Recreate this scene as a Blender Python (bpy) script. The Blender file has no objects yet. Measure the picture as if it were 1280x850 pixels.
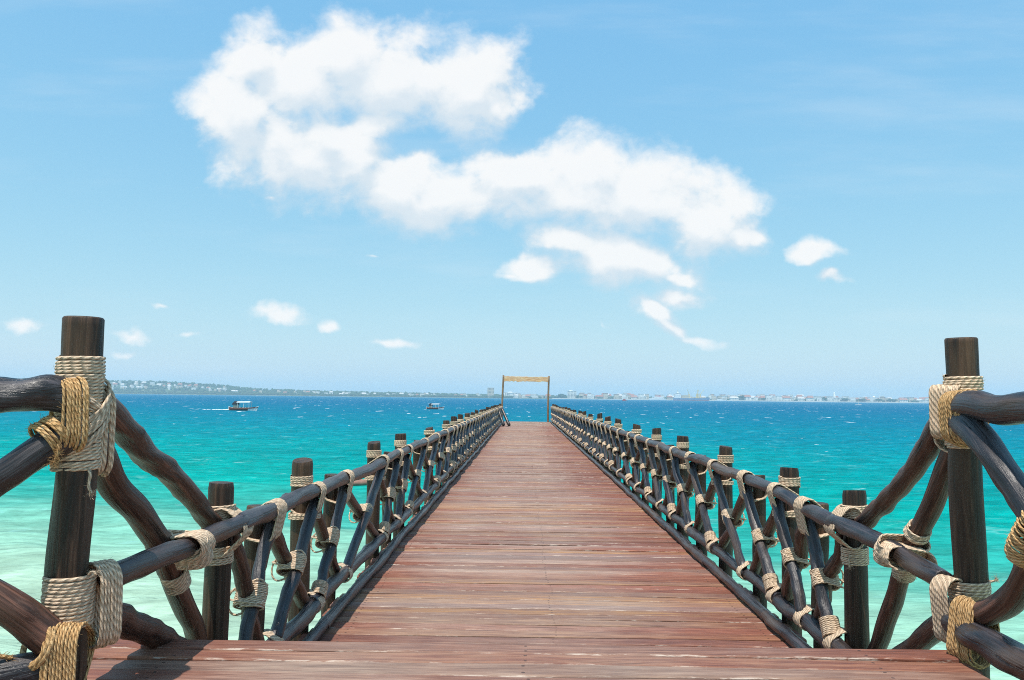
import bpy, math, random
import numpy as np
from mathutils import Vector, Matrix

random.seed(11)
rng = np.random.default_rng(7)
scene = bpy.context.scene
COL = scene.collection

# ------------------------------------------------------------------ camera
EYE = Vector((0.0, 0.0, 1.6))
camd = bpy.data.cameras.new('camera')
cam = bpy.data.objects.new('camera', camd)
COL.objects.link(cam)
camd.sensor_width = 36.0
camd.lens = 28.125
camd.clip_start = 0.05
camd.clip_end = 20000.0
CAM_ROT = (Matrix.Rotation(math.radians(0.86), 4, 'Z') @ Matrix.Rotation(math.radians(94.1), 4, 'X')
           @ Matrix.Rotation(math.radians(0.66), 4, 'Z'))
cam.matrix_world = Matrix.Translation(EYE) @ CAM_ROT
scene.camera = cam

# ------------------------------------------------------------------ light
SUN_DIR = Vector((-0.13, -0.30, 0.945)).normalized()      # high noon sun, leaning to the left of the pier and a little behind the camera
SUN_EL = math.asin(SUN_DIR.z)
SUN_ROT = math.atan2(SUN_DIR.x, SUN_DIR.y)               # clockwise from +Y, as the Sky Texture counts it
sun = bpy.data.lights.new('sun', 'SUN')
sun.energy = 3.6
sun.angle = math.radians(0.53)
sun.color = (1.0, 0.95, 0.87)
suno = bpy.data.objects.new('sun', sun)
COL.objects.link(suno)
suno.rotation_euler = SUN_DIR.to_track_quat('Z', 'Y').to_euler()

scene.view_settings.view_transform = 'Standard'
scene.view_settings.look = 'None'
scene.view_settings.exposure = 0.45
scene.view_settings.gamma = 1.0
scene.cycles.use_denoising = False
scene.cycles.filter_width = 1.0
scene.cycles.max_bounces = 6
scene.cycles.volume_bounces = 1


# ------------------------------------------------------------------ node helpers
class NT:
    def __init__(self, nt):
        self.nt = nt

    def n(self, typ, **kw):
        nd = self.nt.nodes.new(typ)
        for k, v in kw.items():
            setattr(nd, k, v)
        return nd

    def link(self, a, b):
        self.nt.links.new(a, b)

    def _set(self, sock, v):
        if isinstance(v, bpy.types.NodeSocket):
            self.link(v, sock)
        elif v is not None:
            sock.default_value = v

    def math(self, op, a, b=None, c=None, clamp=False):
        nd = self.n('ShaderNodeMath', operation=op, use_clamp=clamp)
        for s, v in zip(nd.inputs, (a, b, c)):
            self._set(s, v)
        return nd.outputs[0]

    def vmath(self, op, a, b=None, out=0):
        nd = self.n('ShaderNodeVectorMath', operation=op)
        self._set(nd.inputs[0], a)
        if b is not None:
            self._set(nd.inputs[1], b)
        return nd.outputs[out]

    def noise(self, vec, scale, detail=4, rough=0.55, dist=0.0, lac=2.0):
        nd = self.n('ShaderNodeTexNoise')
        self._set(nd.inputs['Vector'], vec)
        nd.inputs['Scale'].default_value = scale
        nd.inputs['Detail'].default_value = detail
        nd.inputs['Roughness'].default_value = rough
        nd.inputs['Distortion'].default_value = dist
        nd.inputs['Lacunarity'].default_value = lac
        return nd.outputs[0]

    def noisec(self, vec, scale, detail=3, rough=0.5):
        nd = self.n('ShaderNodeTexNoise')
        self._set(nd.inputs['Vector'], vec)
        nd.inputs['Scale'].default_value = scale
        nd.inputs['Detail'].default_value = detail
        nd.inputs['Roughness'].default_value = rough
        return nd.outputs[1]

    def mapr(self, v, a, b, c=0.0, d=1.0, smooth=True):
        nd = self.n('ShaderNodeMapRange')
        nd.interpolation_type = 'SMOOTHSTEP' if smooth else 'LINEAR'
        self._set(nd.inputs[0], v)
        for i, x in enumerate((a, b, c, d)):
            self._set(nd.inputs[i + 1], x)
        return nd.outputs[0]

    def ramp(self, v, stops, interp='LINEAR'):
        nd = self.n('ShaderNodeValToRGB')
        cr = nd.color_ramp
        cr.interpolation = interp
        while len(cr.elements) < len(stops):
            cr.elements.new(0.5)
        for e, (p, c) in zip(cr.elements, stops):
            e.position = p
            e.color = (*c, 1.0)
        self._set(nd.inputs[0], v)
        return nd.outputs[0]

    def mix(self, f, a, b, blend='MIX'):
        nd = self.n('ShaderNodeMix', data_type='RGBA', blend_type=blend)
        self._set(nd.inputs[0], f)
        for s, v in ((nd.inputs[6], a), (nd.inputs[7], b)):
            if isinstance(v, tuple) and len(v) == 3:
                v = (*v, 1.0)
            self._set(s, v)
        return nd.outputs[2]

    def scalev(self, vec, sc):
        return self.vmath('MULTIPLY', vec, sc)

    def bump(self, h, strength, dist, normal=None):
        nd = self.n('ShaderNodeBump')
        nd.inputs['Strength'].default_value = strength
        nd.inputs['Distance'].default_value = dist
        self._set(nd.inputs['Height'], h)
        if normal is not None:
            self.link(normal, nd.inputs['Normal'])
        return nd.outputs[0]


def new_mat(name):
    m = bpy.data.materials.new(name)
    m.use_nodes = True
    t = NT(m.node_tree)
    b = m.node_tree.nodes['Principled BSDF']
    return m, t, b


# ------------------------------------------------------------------ world: Nishita sky with clouds in it
def px_dir(px, py):
    d = CAM_ROT.to_3x3() @ Vector(((px - 640) / 1000.0, -(py - 425) / 1000.0, -1.0))
    return d.x / d.y, d.z / d.y


# cloud lobes: direction (given through the photo's pixel), half sizes, tilt in degrees, weight
LOBES = [
    (318, 72, 52, 48, 0, 1), (300, 150, 58, 90, 0, 1), (370, 105, 90, 70, 10, 1), (430, 80, 80, 62, 0, 1), (500, 100, 105, 68, -10, 1),
    (580, 108, 85, 68, -12, 1), (620, 130, 50, 46, 0, .9), (370, 190, 120, 66, -25, 1), (440, 195, 62, 60, 0, 1), (490, 235, 110, 56, -18, 1),
    (545, 245, 95, 50, 0, 1), (528, 215, 38, 38, 0, .9), (640, 230, 90, 58, 0, 1), (740, 212, 84, 50, -8, 1), (720, 245, 120, 50, -8, 1),
    (810, 245, 105, 62, -15, 1), (880, 278, 80, 54, -18, 1), (930, 297, 40, 28, 0, .7),
    (705, 297, 62, 28, -8, .9), (780, 325, 110, 40, -10, 1), (668, 335, 46, 24, 0, .9), (845, 345, 46, 20, 0, .8),
    (845, 374, 60, 22, 0, .72), (812, 388, 56, 24, -30, .66), (832, 408, 54, 18, -30, .5), (866, 427, 54, 17, -8, .42), (640, 345, 40, 14, 0, .4),
    (405, 165, 110, 46, 0, .95), (470, 150, 90, 34, 8, .8),
    (1018, 317, 52, 18, 0, .72), (1040, 351, 30, 13, 0, .62),
    (347, 392, 44, 15, -12, .66), (236, 421, 30, 11, 0, .48), (407, 407, 22, 13, 0, .38), (493, 426, 50, 10, 0, .5),
    (170, 418, 38, 13, -10, .40), (160, 437, 30, 10, 0, .38), (32, 405, 46, 15, 0, .40), (470, 322, 22, 9, 0, .22), (205, 380, 20, 7, 0, .25),
    (760, 407, 26, 9, -25, .22), (340, 240, 40, 16, 0, .35),
]


def cloud_group():
    g = bpy.data.node_groups.new('cloud_density', 'ShaderNodeTree')
    g.interface.new_socket('Vector', in_out='INPUT', socket_type='NodeSocketVector')
    g.interface.new_socket('Density', in_out='OUTPUT', socket_type='NodeSocketFloat')
    g.interface.new_socket('Smooth', in_out='OUTPUT', socket_type='NodeSocketFloat')
    t = NT(g)
    gi = t.n('NodeGroupInput')
    go = t.n('NodeGroupOutput')
    p = gi.outputs[0]
    w1 = t.vmath('SUBTRACT', t.noisec(p, 9.0, 4, 0.55), (0.5, 0.5, 0.5))
    pd = t.vmath('ADD', p, t.scalev(w1, (0.075, 0.06, 0.0)))
    acc = None
    for cx, cy, a, b, ang, w in LOBES:
        u, v = px_dir(cx, cy)
        mp = t.n('ShaderNodeMapping', vector_type='TEXTURE')
        mp.inputs['Location'].default_value = (u, v, 0)
        mp.inputs['Rotation'].default_value = (0, 0, math.radians(ang))
        mp.inputs['Scale'].default_value = (a / 960.0, b / 960.0, 1)
        t.link(pd, mp.inputs['Vector'])
        ln = t.vmath('LENGTH', mp.outputs[0], out=1)
        val = t.math('SUBTRACT', w, t.math('MULTIPLY', ln, 1.0))
        if acc is None:
            acc = val
        else:
            acc = t.math('SMOOTH_MAX', acc, val, 0.22) if w >= .9 else t.math('MAXIMUM', acc, val)
    f = t.noise(t.scalev(p, (1.0, 1.25, 1.0)), 13.0, 9, 0.58, 0.25)
    f2 = t.math('SUBTRACT', f, 0.5)
    f3 = t.math('SUBTRACT', t.noise(p, 42.0, 7, 0.62, 0.4), 0.5)
    dens = t.math('ADD', t.math('ADD', acc, t.math('MULTIPLY', f2, 1.6)), t.math('MULTIPLY', f3, 0.42))
    t.link(dens, go.inputs[0])
    fs = t.math('SUBTRACT', t.noise(t.scalev(p, (1.0, 1.2, 1.0)), 11.0, 6, 0.55, 0.5), 0.5)
    t.link(t.math('ADD', acc, t.math('MULTIPLY', fs, 1.6)), go.inputs[1])
    return g


world = bpy.data.worlds.new('World')
scene.world = world
world.use_nodes = True
wt = NT(world.node_tree)
bg = world.node_tree.nodes['Background']
bg.inputs['Strength'].default_value = 0.1
sky = wt.n('ShaderNodeTexSky', sky_type='NISHITA')
sky.sun_disc = False
sky.sun_elevation = SUN_EL
sky.sun_rotation = SUN_ROT
sky.air_density = 1.0
sky.dust_density = 1.0
sky.ozone_density = 1.0
sc_ = wt.n('ShaderNodeSeparateColor')
wt.link(sky.outputs[0], sc_.inputs[0])
cc_ = wt.n('ShaderNodeCombineColor')
for i, (a_, p_) in enumerate(((1.05, 0.77), (1.03, 0.43), (0.95, 0.12))):      # camera-like response of a tropical sky
    v_ = wt.math('POWER', wt.math('MULTIPLY', sc_.outputs[i], 0.1), p_)
    wt.link(wt.math('MULTIPLY', v_, a_ * 10.0 / 1.366), cc_.inputs[i])
skyc = cc_.outputs[0]
gen = wt.n('ShaderNodeTexCoord').outputs['Generated']
sx = wt.n('ShaderNodeSeparateXYZ')
wt.link(gen, sx.inputs[0])
yy = wt.math('MAXIMUM', sx.outputs[1], 0.05)
cx_ = wt.n('ShaderNodeCombineXYZ')
wt.link(wt.math('DIVIDE', sx.outputs[0], yy), cx_.inputs[0])
wt.link(wt.math('DIVIDE', sx.outputs[2], yy), cx_.inputs[1])
cg = cloud_group()
g1 = wt.n('ShaderNodeGroup', node_tree=cg)
wt.link(cx_.outputs[0], g1.inputs[0])
g2 = wt.n('ShaderNodeGroup', node_tree=cg)
wt.link(wt.vmath('ADD', cx_.outputs[0], (-0.010, 0.030, 0.0)), g2.inputs[0])
d1, d2 = g1.outputs[0], g2.outputs[0]
lit = wt.mapr(wt.math('ADD', wt.math('SUBTRACT', g1.outputs[1], g2.outputs[1]), wt.math('MULTIPLY', wt.math('SUBTRACT', d1, d2), 0.9)), -0.42, 0.62)
alpha = wt.math('MULTIPLY', wt.mapr(wt.math('ADD', d1, wt.math('MULTIPLY', wt.math('SUBTRACT', lit, 0.5), 0.20)), -0.20, 0.54), wt.mapr(sx.outputs[1], 0.1, 0.3))
thick = wt.mapr(d1, 0.15, 0.9)
cshade = wt.mix(lit, (5.05, 5.75, 6.3), (7.35, 7.26, 7.15))
cshade = wt.mix(wt.math('MULTIPLY', thick, 0.30), cshade, (6.9, 7.0, 7.15))
vr = wt.n('ShaderNodeMapping')
vr.inputs['Rotation'].default_value = (0, 0, math.radians(-11))
vr.inputs['Scale'].default_value = (1.6, 9.0, 1.0)
wt.link(cx_.outputs[0], vr.inputs['Vector'])
veil = wt.mapr(wt.noise(vr.outputs[0], 1.0, 5, 0.6), 0.48, 0.74, 0.0, 0.17)
skyc = wt.mix(wt.math('MULTIPLY', veil, wt.mapr(sx.outputs[1], 0.1, 0.3)), skyc, (6.6, 6.9, 7.1))
skycl = wt.mix(wt.math('MULTIPLY', alpha, 0.93), skyc, cshade)
wt.link(skycl, bg.inputs['Color'])

# ------------------------------------------------------------------ materials


def wood_pole_material(name, dark, mid, worn, worn_amt, rough=(0.28, 0.55), spec=0.5):
    m, t, b = new_mat(name)
    at = t.n('ShaderNodeAttribute', attribute_name='grain')
    oi = t.n('ShaderNodeObjectInfo')
    cb = t.n('ShaderNodeCombineXYZ')
    t.link(oi.outputs['Random'], cb.inputs[2])
    p = t.vmath('ADD', at.outputs['Vector'], t.scalev(cb.outputs[0], (0, 0, 37.0)))
    n1 = t.noise(t.scalev(p, (55, 55, 2.6)), 1.0, 7, 0.62, 0.35)
    n2 = t.noise(t.scalev(p, (5.5, 5.5, 1.6)), 1.0, 4, 0.55)
    n3 = t.noise(t.scalev(p, (170, 170, 7)), 1.0, 3, 0.6)
    base = t.ramp(n1, [(0.36, dark), (0.52, mid), (0.66, tuple(min(1, c * 2.6) for c in mid))])
    wf = t.math('MULTIPLY', t.mapr(n2, 0.46, 0.68), worn_amt)
    col = t.mix(wf, base, t.mix(n3, tuple(c * 0.6 for c in worn), worn))
    crk = t.mapr(t.noise(t.scalev(p, (48, 48, 0.9)), 1.0, 3, 0.6, 0.2), 0.335, 0.29)
    col = t.mix(t.math('MULTIPLY', crk, 0.85), col, tuple(c * 0.3 for c in dark))
    knot = t.mapr(t.noise(t.scalev(p, (12, 12, 5)), 1.0, 2, 0.5), 0.64, 0.74)
    col = t.mix(t.math('MULTIPLY', knot, 0.7), col, tuple(c * 0.5 for c in dark))
    t.link(col, b.inputs['Base Color'])
    t.link(t.mapr(n1, 0.3, 0.7, rough[0], rough[1]), b.inputs['Roughness'])
    h = t.math('SUBTRACT', t.math('ADD', t.math('MULTIPLY', n1, 0.7), t.math('MULTIPLY', n3, 0.3)), t.math('MULTIPLY', crk, 0.8))
    t.link(t.bump(h, 0.9, 0.009), b.inputs['Normal'])
    b.inputs['Specular IOR Level'].default_value = spec
    return m


M_POLE = wood_pole_material('oiled_pole_wood', (0.007, 0.007, 0.010), (0.026, 0.022, 0.025), (0.105, 0.062, 0.040), 0.85, (0.24, 0.5), 0.55)
M_POST = wood_pole_material('post_wood', (0.010, 0.007, 0.006), (0.038, 0.021, 0.013), (0.15, 0.088, 0.046), 0.42, (0.36, 0.62), 0.34)
M_BRACE = wood_pole_material('brown_brace_wood', (0.014, 0.007, 0.006), (0.068, 0.029, 0.019), (0.16, 0.085, 0.05), 0.32, (0.30, 0.55), 0.42)
M_GATEPOST = wood_pole_material('gate_post_wood', (0.10, 0.06, 0.04), (0.26, 0.165, 0.105), (0.45, 0.33, 0.24), 0.5, (0.6, 0.8), 0.2)
M_GATEWOOD = wood_pole_material('bleached_wood', (0.50, 0.24, 0.12), (0.80, 0.45, 0.25), (0.84, 0.58, 0.40), 0.6, (0.6, 0.8), 0.2)


def rope_material(name, c0, c1, c2, twist):
    m, t, b = new_mat(name)
    at = t.n('ShaderNodeAttribute', attribute_name='grain')
    s = t.n('ShaderNodeSeparateXYZ')
    t.link(at.outputs['Vector'], s.inputs[0])
    ph = t.math('ADD', t.math('MULTIPLY', s.outputs[0], 2.0), t.math('MULTIPLY', s.outputs[1], twist))
    w = t.math('SINE', ph)
    w01 = t.mapr(w, -1, 0.6)
    oi = t.n('ShaderNodeObjectInfo')
    tc = t.n('ShaderNodeTexCoord')
    p = t.vmath('ADD', tc.outputs['Object'], t.scalev(oi.outputs['Location'], (3.1, 1.7, 2.3)))
    nz = t.noise(p, 60.0, 4, 0.65)
    big = t.noise(p, 6.0, 3, 0.5)
    fib = t.noise(p, 320.0, 2, 0.6)
    col = t.ramp(nz, [(0.25, c0), (0.5, c1), (0.75, c2)])
    col = t.mix(t.mapr(big, 0.35, 0.7, 0.0, 0.40), col, tuple(c * 0.62 for c in c1))
    col = t.mix(t.math('MULTIPLY', t.math('SUBTRACT', 1.0, w01), 0.55), col, tuple(c * 0.4 for c in c0))
    t.link(col, b.inputs['Base Color'])
    b.inputs['Roughness'].default_value = 0.92
    b.inputs['Specular IOR Level'].default_value = 0.15
    h = t.math('ADD', t.math('MULTIPLY', w01, 0.6), t.math('ADD', t.math('MULTIPLY', nz, 0.35), t.math('MULTIPLY', fib, 0.3)))
    t.link(t.bump(h, 0.9, 0.004), b.inputs['Normal'])
    return m


M_ROPE = rope_material('pale_rope', (0.46, 0.33, 0.22), (0.76, 0.565, 0.40), (0.90, 0.72, 0.54), 210.0)
M_COIR = rope_material('golden_coir_rope', (0.40, 0.215, 0.085), (0.67, 0.41, 0.19), (0.82, 0.58, 0.32), 260.0)


def plank_material():
    m, t, b = new_mat('worn_deck_wood')
    tc = t.n('ShaderNodeTexCoord')
    oi = t.n('ShaderNodeObjectInfo')
    geo = t.n('ShaderNodeNewGeometry')
    cb = t.n('ShaderNodeCombineXYZ')
    t.link(t.math('MULTIPLY', oi.outputs['Random'], 91.0), cb.inputs[0])
    t.link(t.math('MULTIPLY', oi.outputs['Random'], 57.0), cb.inputs[2])
    p = t.vmath('ADD', tc.outputs['Object'], cb.outputs[0])
    wp = t.n('ShaderNodeSeparateXYZ')
    t.link(geo.outputs['Position'], wp.inputs[0])
    op = t.n('ShaderNodeSeparateXYZ')
    t.link(tc.outputs['Object'], op.inputs[0])
    grain = t.noise(t.scalev(p, (5.5, 110, 60)), 1.0, 6, 0.7, 0.3)
    streak = t.noise(t.scalev(p, (2.2, 30, 20)), 1.0, 5, 0.65)
    patch = t.noise(t.scalev(geo.outputs['Position'], (1.0, 0.8, 1.0)), 1.1, 5, 0.6)
    red = t.ramp(grain, [(0.25, (0.075, 0.026, 0.022)), (0.5, (0.225, 0.082, 0.053)), (0.78, (0.39, 0.17, 0.108))])
    grey = t.ramp(grain, [(0.25, (0.17, 0.10, 0.08)), (0.5, (0.325, 0.218, 0.168)), (0.78, (0.48, 0.35, 0.265))])
    # foot traffic wears the paint off along the middle of the walkway
    ax = t.math('ABSOLUTE', t.math('SUBTRACT', wp.outputs[0], -0.1))
    wear = t.math('ADD', t.mapr(ax, 1.7, 0.45, 0.0, 0.64), t.math('MULTIPLY', t.math('SUBTRACT', patch, 0.5), 1.5))
    wear = t.math('ADD', wear, t.math('MULTIPLY', t.math('SUBTRACT', oi.outputs['Random'], 0.5), 0.7))
    wear = t.math('ADD', wear, t.math('MULTIPLY', t.math('SUBTRACT', streak, 0.5), 0.8), clamp=True)
    col = t.mix(wear, red, grey)
    rnd2 = t.math('FRACT', t.math('MULTIPLY', oi.outputs['Random'], 17.31))
    col = t.mix(t.math('MULTIPLY', t.mapr(rnd2, 0.55, 0.95), t.mapr(streak, 0.35, 0.65)), col, t.mix(grain, (0.19, 0.085, 0.035), (0.42, 0.235, 0.12)))
    rnd3 = t.math('FRACT', t.math('MULTIPLY', oi.outputs['Random'], 41.7))
    col = t.mix(t.mapr(rnd3, 0.6, 1.0, 0, 0.45), col, t.mix(grain, (0.11, 0.07, 0.07), (0.31, 0.225, 0.215)))
    rnd4 = t.math('FRACT', t.math('MULTIPLY', oi.outputs['Random'], 113.3))
    col = t.vmath('MULTIPLY', col, t.math('MULTIPLY', t.mapr(rnd4, 0, 1, 0.80, 1.14, False), t.mapr(streak, 0.3, 0.7, 0.82, 1.16)))
    # pale, broken flecks along the plank edges
    ey = t.math('ABSOLUTE', op.outputs[1])
    edge = t.mapr(t.math('ADD', ey, t.math('MULTIPLY', grain, 0.010)), 0.060, 0.066)
    fleck = t.mapr(t.noise(t.scalev(p, (7.0, 70, 30)), 1.0, 5, 0.75), 0.50, 0.62)
    col = t.mix(t.math('MULTIPLY', t.math('MULTIPLY', edge, fleck), 0.75), col, (0.60, 0.50, 0.42))
    # nail heads over the joists
    nx = t.math('ABSOLUTE', t.math('SUBTRACT', t.math('ABSOLUTE', op.outputs[0]), 1.425))
    nx = t.math('MINIMUM', nx, t.math('ABSOLUTE', op.outputs[0]))
    ny = t.math('ABSOLUTE', t.math('SUBTRACT', ey, 0.034))
    nail = t.mapr(t.math('ADD', t.math('MULTIPLY', nx, nx), t.math('MULTIPLY', ny, ny)), 0.00007, 0.00004)
    col = t.mix(t.math('MULTIPLY', nail, 0.8), col, (0.05, 0.03, 0.025))
    spl = t.mapr(t.noise(t.scalev(p, (6.0, 75, 40)), 1.0, 5, 0.72), 0.72, 0.77)
    col = t.mix(t.math('MULTIPLY', spl, 0.75), col, (0.70, 0.62, 0.54))
    crack = t.mapr(t.noise(t.scalev(p, (1.4, 60, 1)), 1.0, 3, 0.5), 0.31, 0.27)
    col = t.mix(t.math('MULTIPLY', crack, 0.75), col, (0.035, 0.016, 0.013))
    t.link(col, b.inputs['Base Color'])
    t.link(t.mapr(grain, 0.3, 0.7, 0.42, 0.68), b.inputs['Roughness'])
    h = t.math('SUBTRACT', grain, t.math('MULTIPLY', crack, 0.7))
    t.link(t.bump(h, 0.5, 0.004), b.inputs['Normal'])
    b.inputs['Specular IOR Level'].default_value = 0.2
    return m


M_PLANK = plank_material()


def plain(name, col, rough=0.7, spec=0.3, var=0.25, scale=2.0, metal=0.0):
    m, t, b = new_mat(name)
    tc = t.n('ShaderNodeTexCoord')
    oi = t.n('ShaderNodeObjectInfo')
    n = t.noise(t.vmath('ADD', tc.outputs['Object'], oi.outputs['Location']), scale, 4, 0.6)
    c = t.mix(n, tuple(x * (1 - var) for x in col), tuple(min(1, x * (1 + var)) for x in col))
    t.link(c, b.inputs['Base Color'])
    b.inputs['Roughness'].default_value = rough
    b.inputs['Specular IOR Level'].default_value = spec
    b.inputs['Metallic'].default_value = metal
    return m


def sea_material():
    m, t, b = new_mat('sea_water')
    geo = t.n('ShaderNodeNewGeometry')
    pos = geo.outputs['Position']
    s = t.n('ShaderNodeSeparateXYZ')
    t.link(pos, s.inputs[0])
    # the sand shelves away from the beach: depth grows along the pier, wobbling with sand bars
    bars = t.noise(t.scalev(pos, (0.012, 0.03, 0)), 1.0, 4, 0.55)
    bars2 = t.noise(t.scalev(pos, (0.09, 0.22, 0)), 1.0, 4, 0.6)
    lg = t.math('LOGARITHM', t.math('MAXIMUM', t.math('ADD', s.outputs[1], t.math('ADD', t.math('MULTIPLY', s.outputs[0], 0.22), t.math('MULTIPLY', t.math('MAXIMUM', s.outputs[0], 0.0), 0.35))), 1.0), 10.0)
    lg = t.math('ADD', lg, t.math('MULTIPLY', t.math('SUBTRACT', bars, 0.5), 0.34))
    lg = t.math('ADD', lg, t.math('MULTIPLY', t.math('SUBTRACT', bars2, 0.5), 0.13))
    dep = t.math('DIVIDE', t.math('SUBTRACT', lg, 1.0), 2.0)         # 10 m -> 0, 1000 m -> 1
    col = t.ramp(dep, [(0.08, (0.335, 0.485, 0.37)), (0.17, (0.205, 0.44, 0.34)), (0.225, (0.036, 0.31, 0.26)), (0.29, (0.001, 0.285, 0.255)),
                       (0.37, (0.0, 0.245, 0.245)), (0.49, (0.0, 0.192, 0.25)), (0.65, (0.0, 0.148, 0.24)), (0.85, (0.0, 0.118, 0.23))])
    # wave shading and caustic-like streaks put into the water colour
    st = t.noise(t.scalev(pos, (0.35, 1.5, 0)), 1.0, 5, 0.62)
    st2 = t.noise(t.scalev(pos, (0.05, 0.16, 0)), 1.0, 5, 0.6)
    k = t.math('ADD', t.math('ADD', t.mapr(st, 0.3, 0.7, 0.82, 1.18), t.math('MULTIPLY', t.math('SUBTRACT', t.noise(t.scalev(pos, (1.1, 4.4, 0)), 1.0, 4, 0.6), 0.5), 0.42)), t.math('MULTIPLY', t.math('SUBTRACT', st2, 0.5), 0.28))
    col = t.vmath('MULTIPLY', col, k)
    chop = t.noise(t.scalev(pos, (0.42, 0.80, 0)), 1.0, 6, 0.66, 0.3)  # coarse light and dark of the waves, painted into the colour
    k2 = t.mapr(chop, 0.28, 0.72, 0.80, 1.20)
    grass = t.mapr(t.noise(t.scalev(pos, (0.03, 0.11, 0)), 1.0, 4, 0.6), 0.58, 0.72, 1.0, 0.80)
    k2 = t.math('MULTIPLY', t.math('MULTIPLY', k2, grass), t.mapr(t.noise(t.scalev(pos, (1.7, 3.0, 0)), 1.0, 5, 0.68), 0.28, 0.72, 0.82, 1.18))  # finer wave shading, also multiplied into the colour
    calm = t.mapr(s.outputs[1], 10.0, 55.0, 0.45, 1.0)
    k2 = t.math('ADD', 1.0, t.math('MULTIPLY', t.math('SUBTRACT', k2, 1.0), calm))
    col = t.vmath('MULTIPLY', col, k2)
    # light along wave crests, painted in as thin, broken, foam-tinted lines
    cr = t.math('ABSOLUTE', t.math('SUBTRACT', t.noise(t.scalev(pos, (0.22, 0.85, 0)), 1.0, 4, 0.6, 0.6), 0.5))
    crm = t.math('MULTIPLY', t.mapr(cr, 0.0, 0.022, 1.0, 0.0), t.mapr(t.noise(t.scalev(pos, (0.35, 0.5, 0)), 1.0, 3, 0.6), 0.52, 0.66))
    col = t.mix(t.math('MULTIPLY', crm, 0.34), col, (0.30, 0.62, 0.60))
    # white horses
    f1 = t.noise(t.scalev(pos, (0.62, 1.3, 0)), 1.0, 4, 0.6)
    f2 = t.noise(t.scalev(pos, (0.085, 0.075, 0)), 1.0, 3, 0.6)
    thr = t.mapr(f2, 0.45, 0.75, 0.74, 0.625, False)
    foam = t.math('MULTIPLY', t.mapr(t.math('SUBTRACT', f1, thr), 0.0, 0.03), t.mapr(s.outputs[1], 25.0, 70.0))
    fz = t.noise(t.scalev(pos, (0.03, 0.05, 0)), 1.0, 2, 0.5)
    far1 = t.noise(t.scalev(pos, (0.30, 0.085, 0)), 1.0, 3, 0.6)
    ffar = t.math('MULTIPLY', t.mapr(far1, 0.655, 0.70), t.mapr(s.outputs[1], 110.0, 220.0))
    foam = t.math('MAXIMUM', foam, ffar)
    col = t.mix(foam, col, (0.85, 0.90, 0.92))
    h0 = t.noise(t.scalev(pos, (5.0, 13.0, 0)), 1.0, 4, 0.6)
    h1 = t.noise(t.scalev(pos, (1.3, 4.0, 0)), 1.0, 5, 0.62)
    h2 = t.noise(t.scalev(pos, (0.28, 0.9, 0)), 1.0, 4, 0.55)
    nb = t.bump(h0, 0.6, 0.035)
    nb = t.bump(h1, 0.9, 0.11, nb)
    nb = t.bump(h2, 0.9, 0.5, nb)
    nt = m.node_tree
    nt.nodes.remove(b)
    dif = t.n('ShaderNodeBsdfDiffuse')
    t.link(col, dif.inputs['Color'])
    t.link(nb, dif.inputs['Normal'])
    glo = t.n('ShaderNodeBsdfGlossy')
    glo.inputs['Roughness'].default_value = 0.12
    t.link(nb, glo.inputs['Normal'])
    fr = t.n('ShaderNodeFresnel')
    fr.inputs['IOR'].default_value = 1.33
    t.link(nb, fr.inputs['Normal'])
    # polarised view: most of the mirrored sky is cut
    fac = t.math('MULTIPLY', t.math('MINIMUM', fr.outputs[0], 0.45), 0.10)
    mx = t.n('ShaderNodeMixShader')
    t.link(fac, mx.inputs[0])
    t.link(dif.outputs[0], mx.inputs[1])
    t.link(glo.outputs[0], mx.inputs[2])
    t.link(mx.outputs[0], nt.nodes['Material Output'].inputs['Surface'])
    return m


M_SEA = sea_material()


def shore_material():
    m, t, b = new_mat('shore_scrub')
    geo = t.n('ShaderNodeNewGeometry')
    s = t.n('ShaderNodeSeparateXYZ')
    t.link(geo.outputs['Position'], s.inputs[0])
    n = t.noise(geo.outputs['Position'], 0.02, 5, 0.6)
    n2 = t.noise(geo.outputs['Position'], 0.11, 3, 0.6)
    c = t.ramp(n, [(0.3, (0.030, 0.060, 0.022)), (0.55, (0.06, 0.10, 0.04)), (0.75, (0.16, 0.15, 0.085))])
    c = t.mix(t.mapr(n2, 0.58, 0.7), c, (0.03, 0.055, 0.022))
    sand = t.mapr(t.math('ADD', t.math('ADD', s.outputs[2], 2.8), t.math('MULTIPLY', n, 3.2)), 2.0, 1.3)
    c = t.mix(sand, c, (0.55, 0.48, 0.37))
    t.link(c, b.inputs['Base Color'])
    b.inputs['Roughness'].default_value = 0.95
    return m


M_SHORE = shore_material()
M_LEAF = plain('far_foliage', (0.045, 0.080, 0.034), 0.9, 0.1, 0.45, 0.05)
M_LEAF2 = plain('tree_crown_foliage', (0.035, 0.070, 0.03), 0.9, 0.1, 0.4, 0.4)
M_BARK = plain('tree_bark', (0.12, 0.085, 0.06), 0.9, 0.1)
M_WHITE = plain('white_wall', (0.86, 0.84, 0.80), 0.8, 0.2, 0.06, 0.1)
M_CREAM = plain('cream_wall', (0.66, 0.55, 0.42), 0.85, 0.2, 0.08, 0.1)
M_PINK = plain('pink_wall', (0.62, 0.42, 0.35), 0.85, 0.2, 0.08, 0.1)
M_TERRA = plain('rusty_roof', (0.36, 0.17, 0.12), 0.85, 0.2, 0.2, 0.2)
M_GREYROOF = plain('grey_roof', (0.56, 0.54, 0.52), 0.8, 0.2, 0.2, 0.2)
M_PANE = plain('window_dark', (0.05, 0.07, 0.09), 0.2, 0.5, 0.2)
M_PAINTW = plain('white_paint', (0.80, 0.80, 0.78), 0.4, 0.5, 0.05)
M_HULLB = plain('brown_hull_paint', (0.16, 0.065, 0.05), 0.5, 0.4, 0.25)
M_TARP = plain('dark_tarp', (0.012, 0.016, 0.026), 0.7, 0.3, 0.3)
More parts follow.
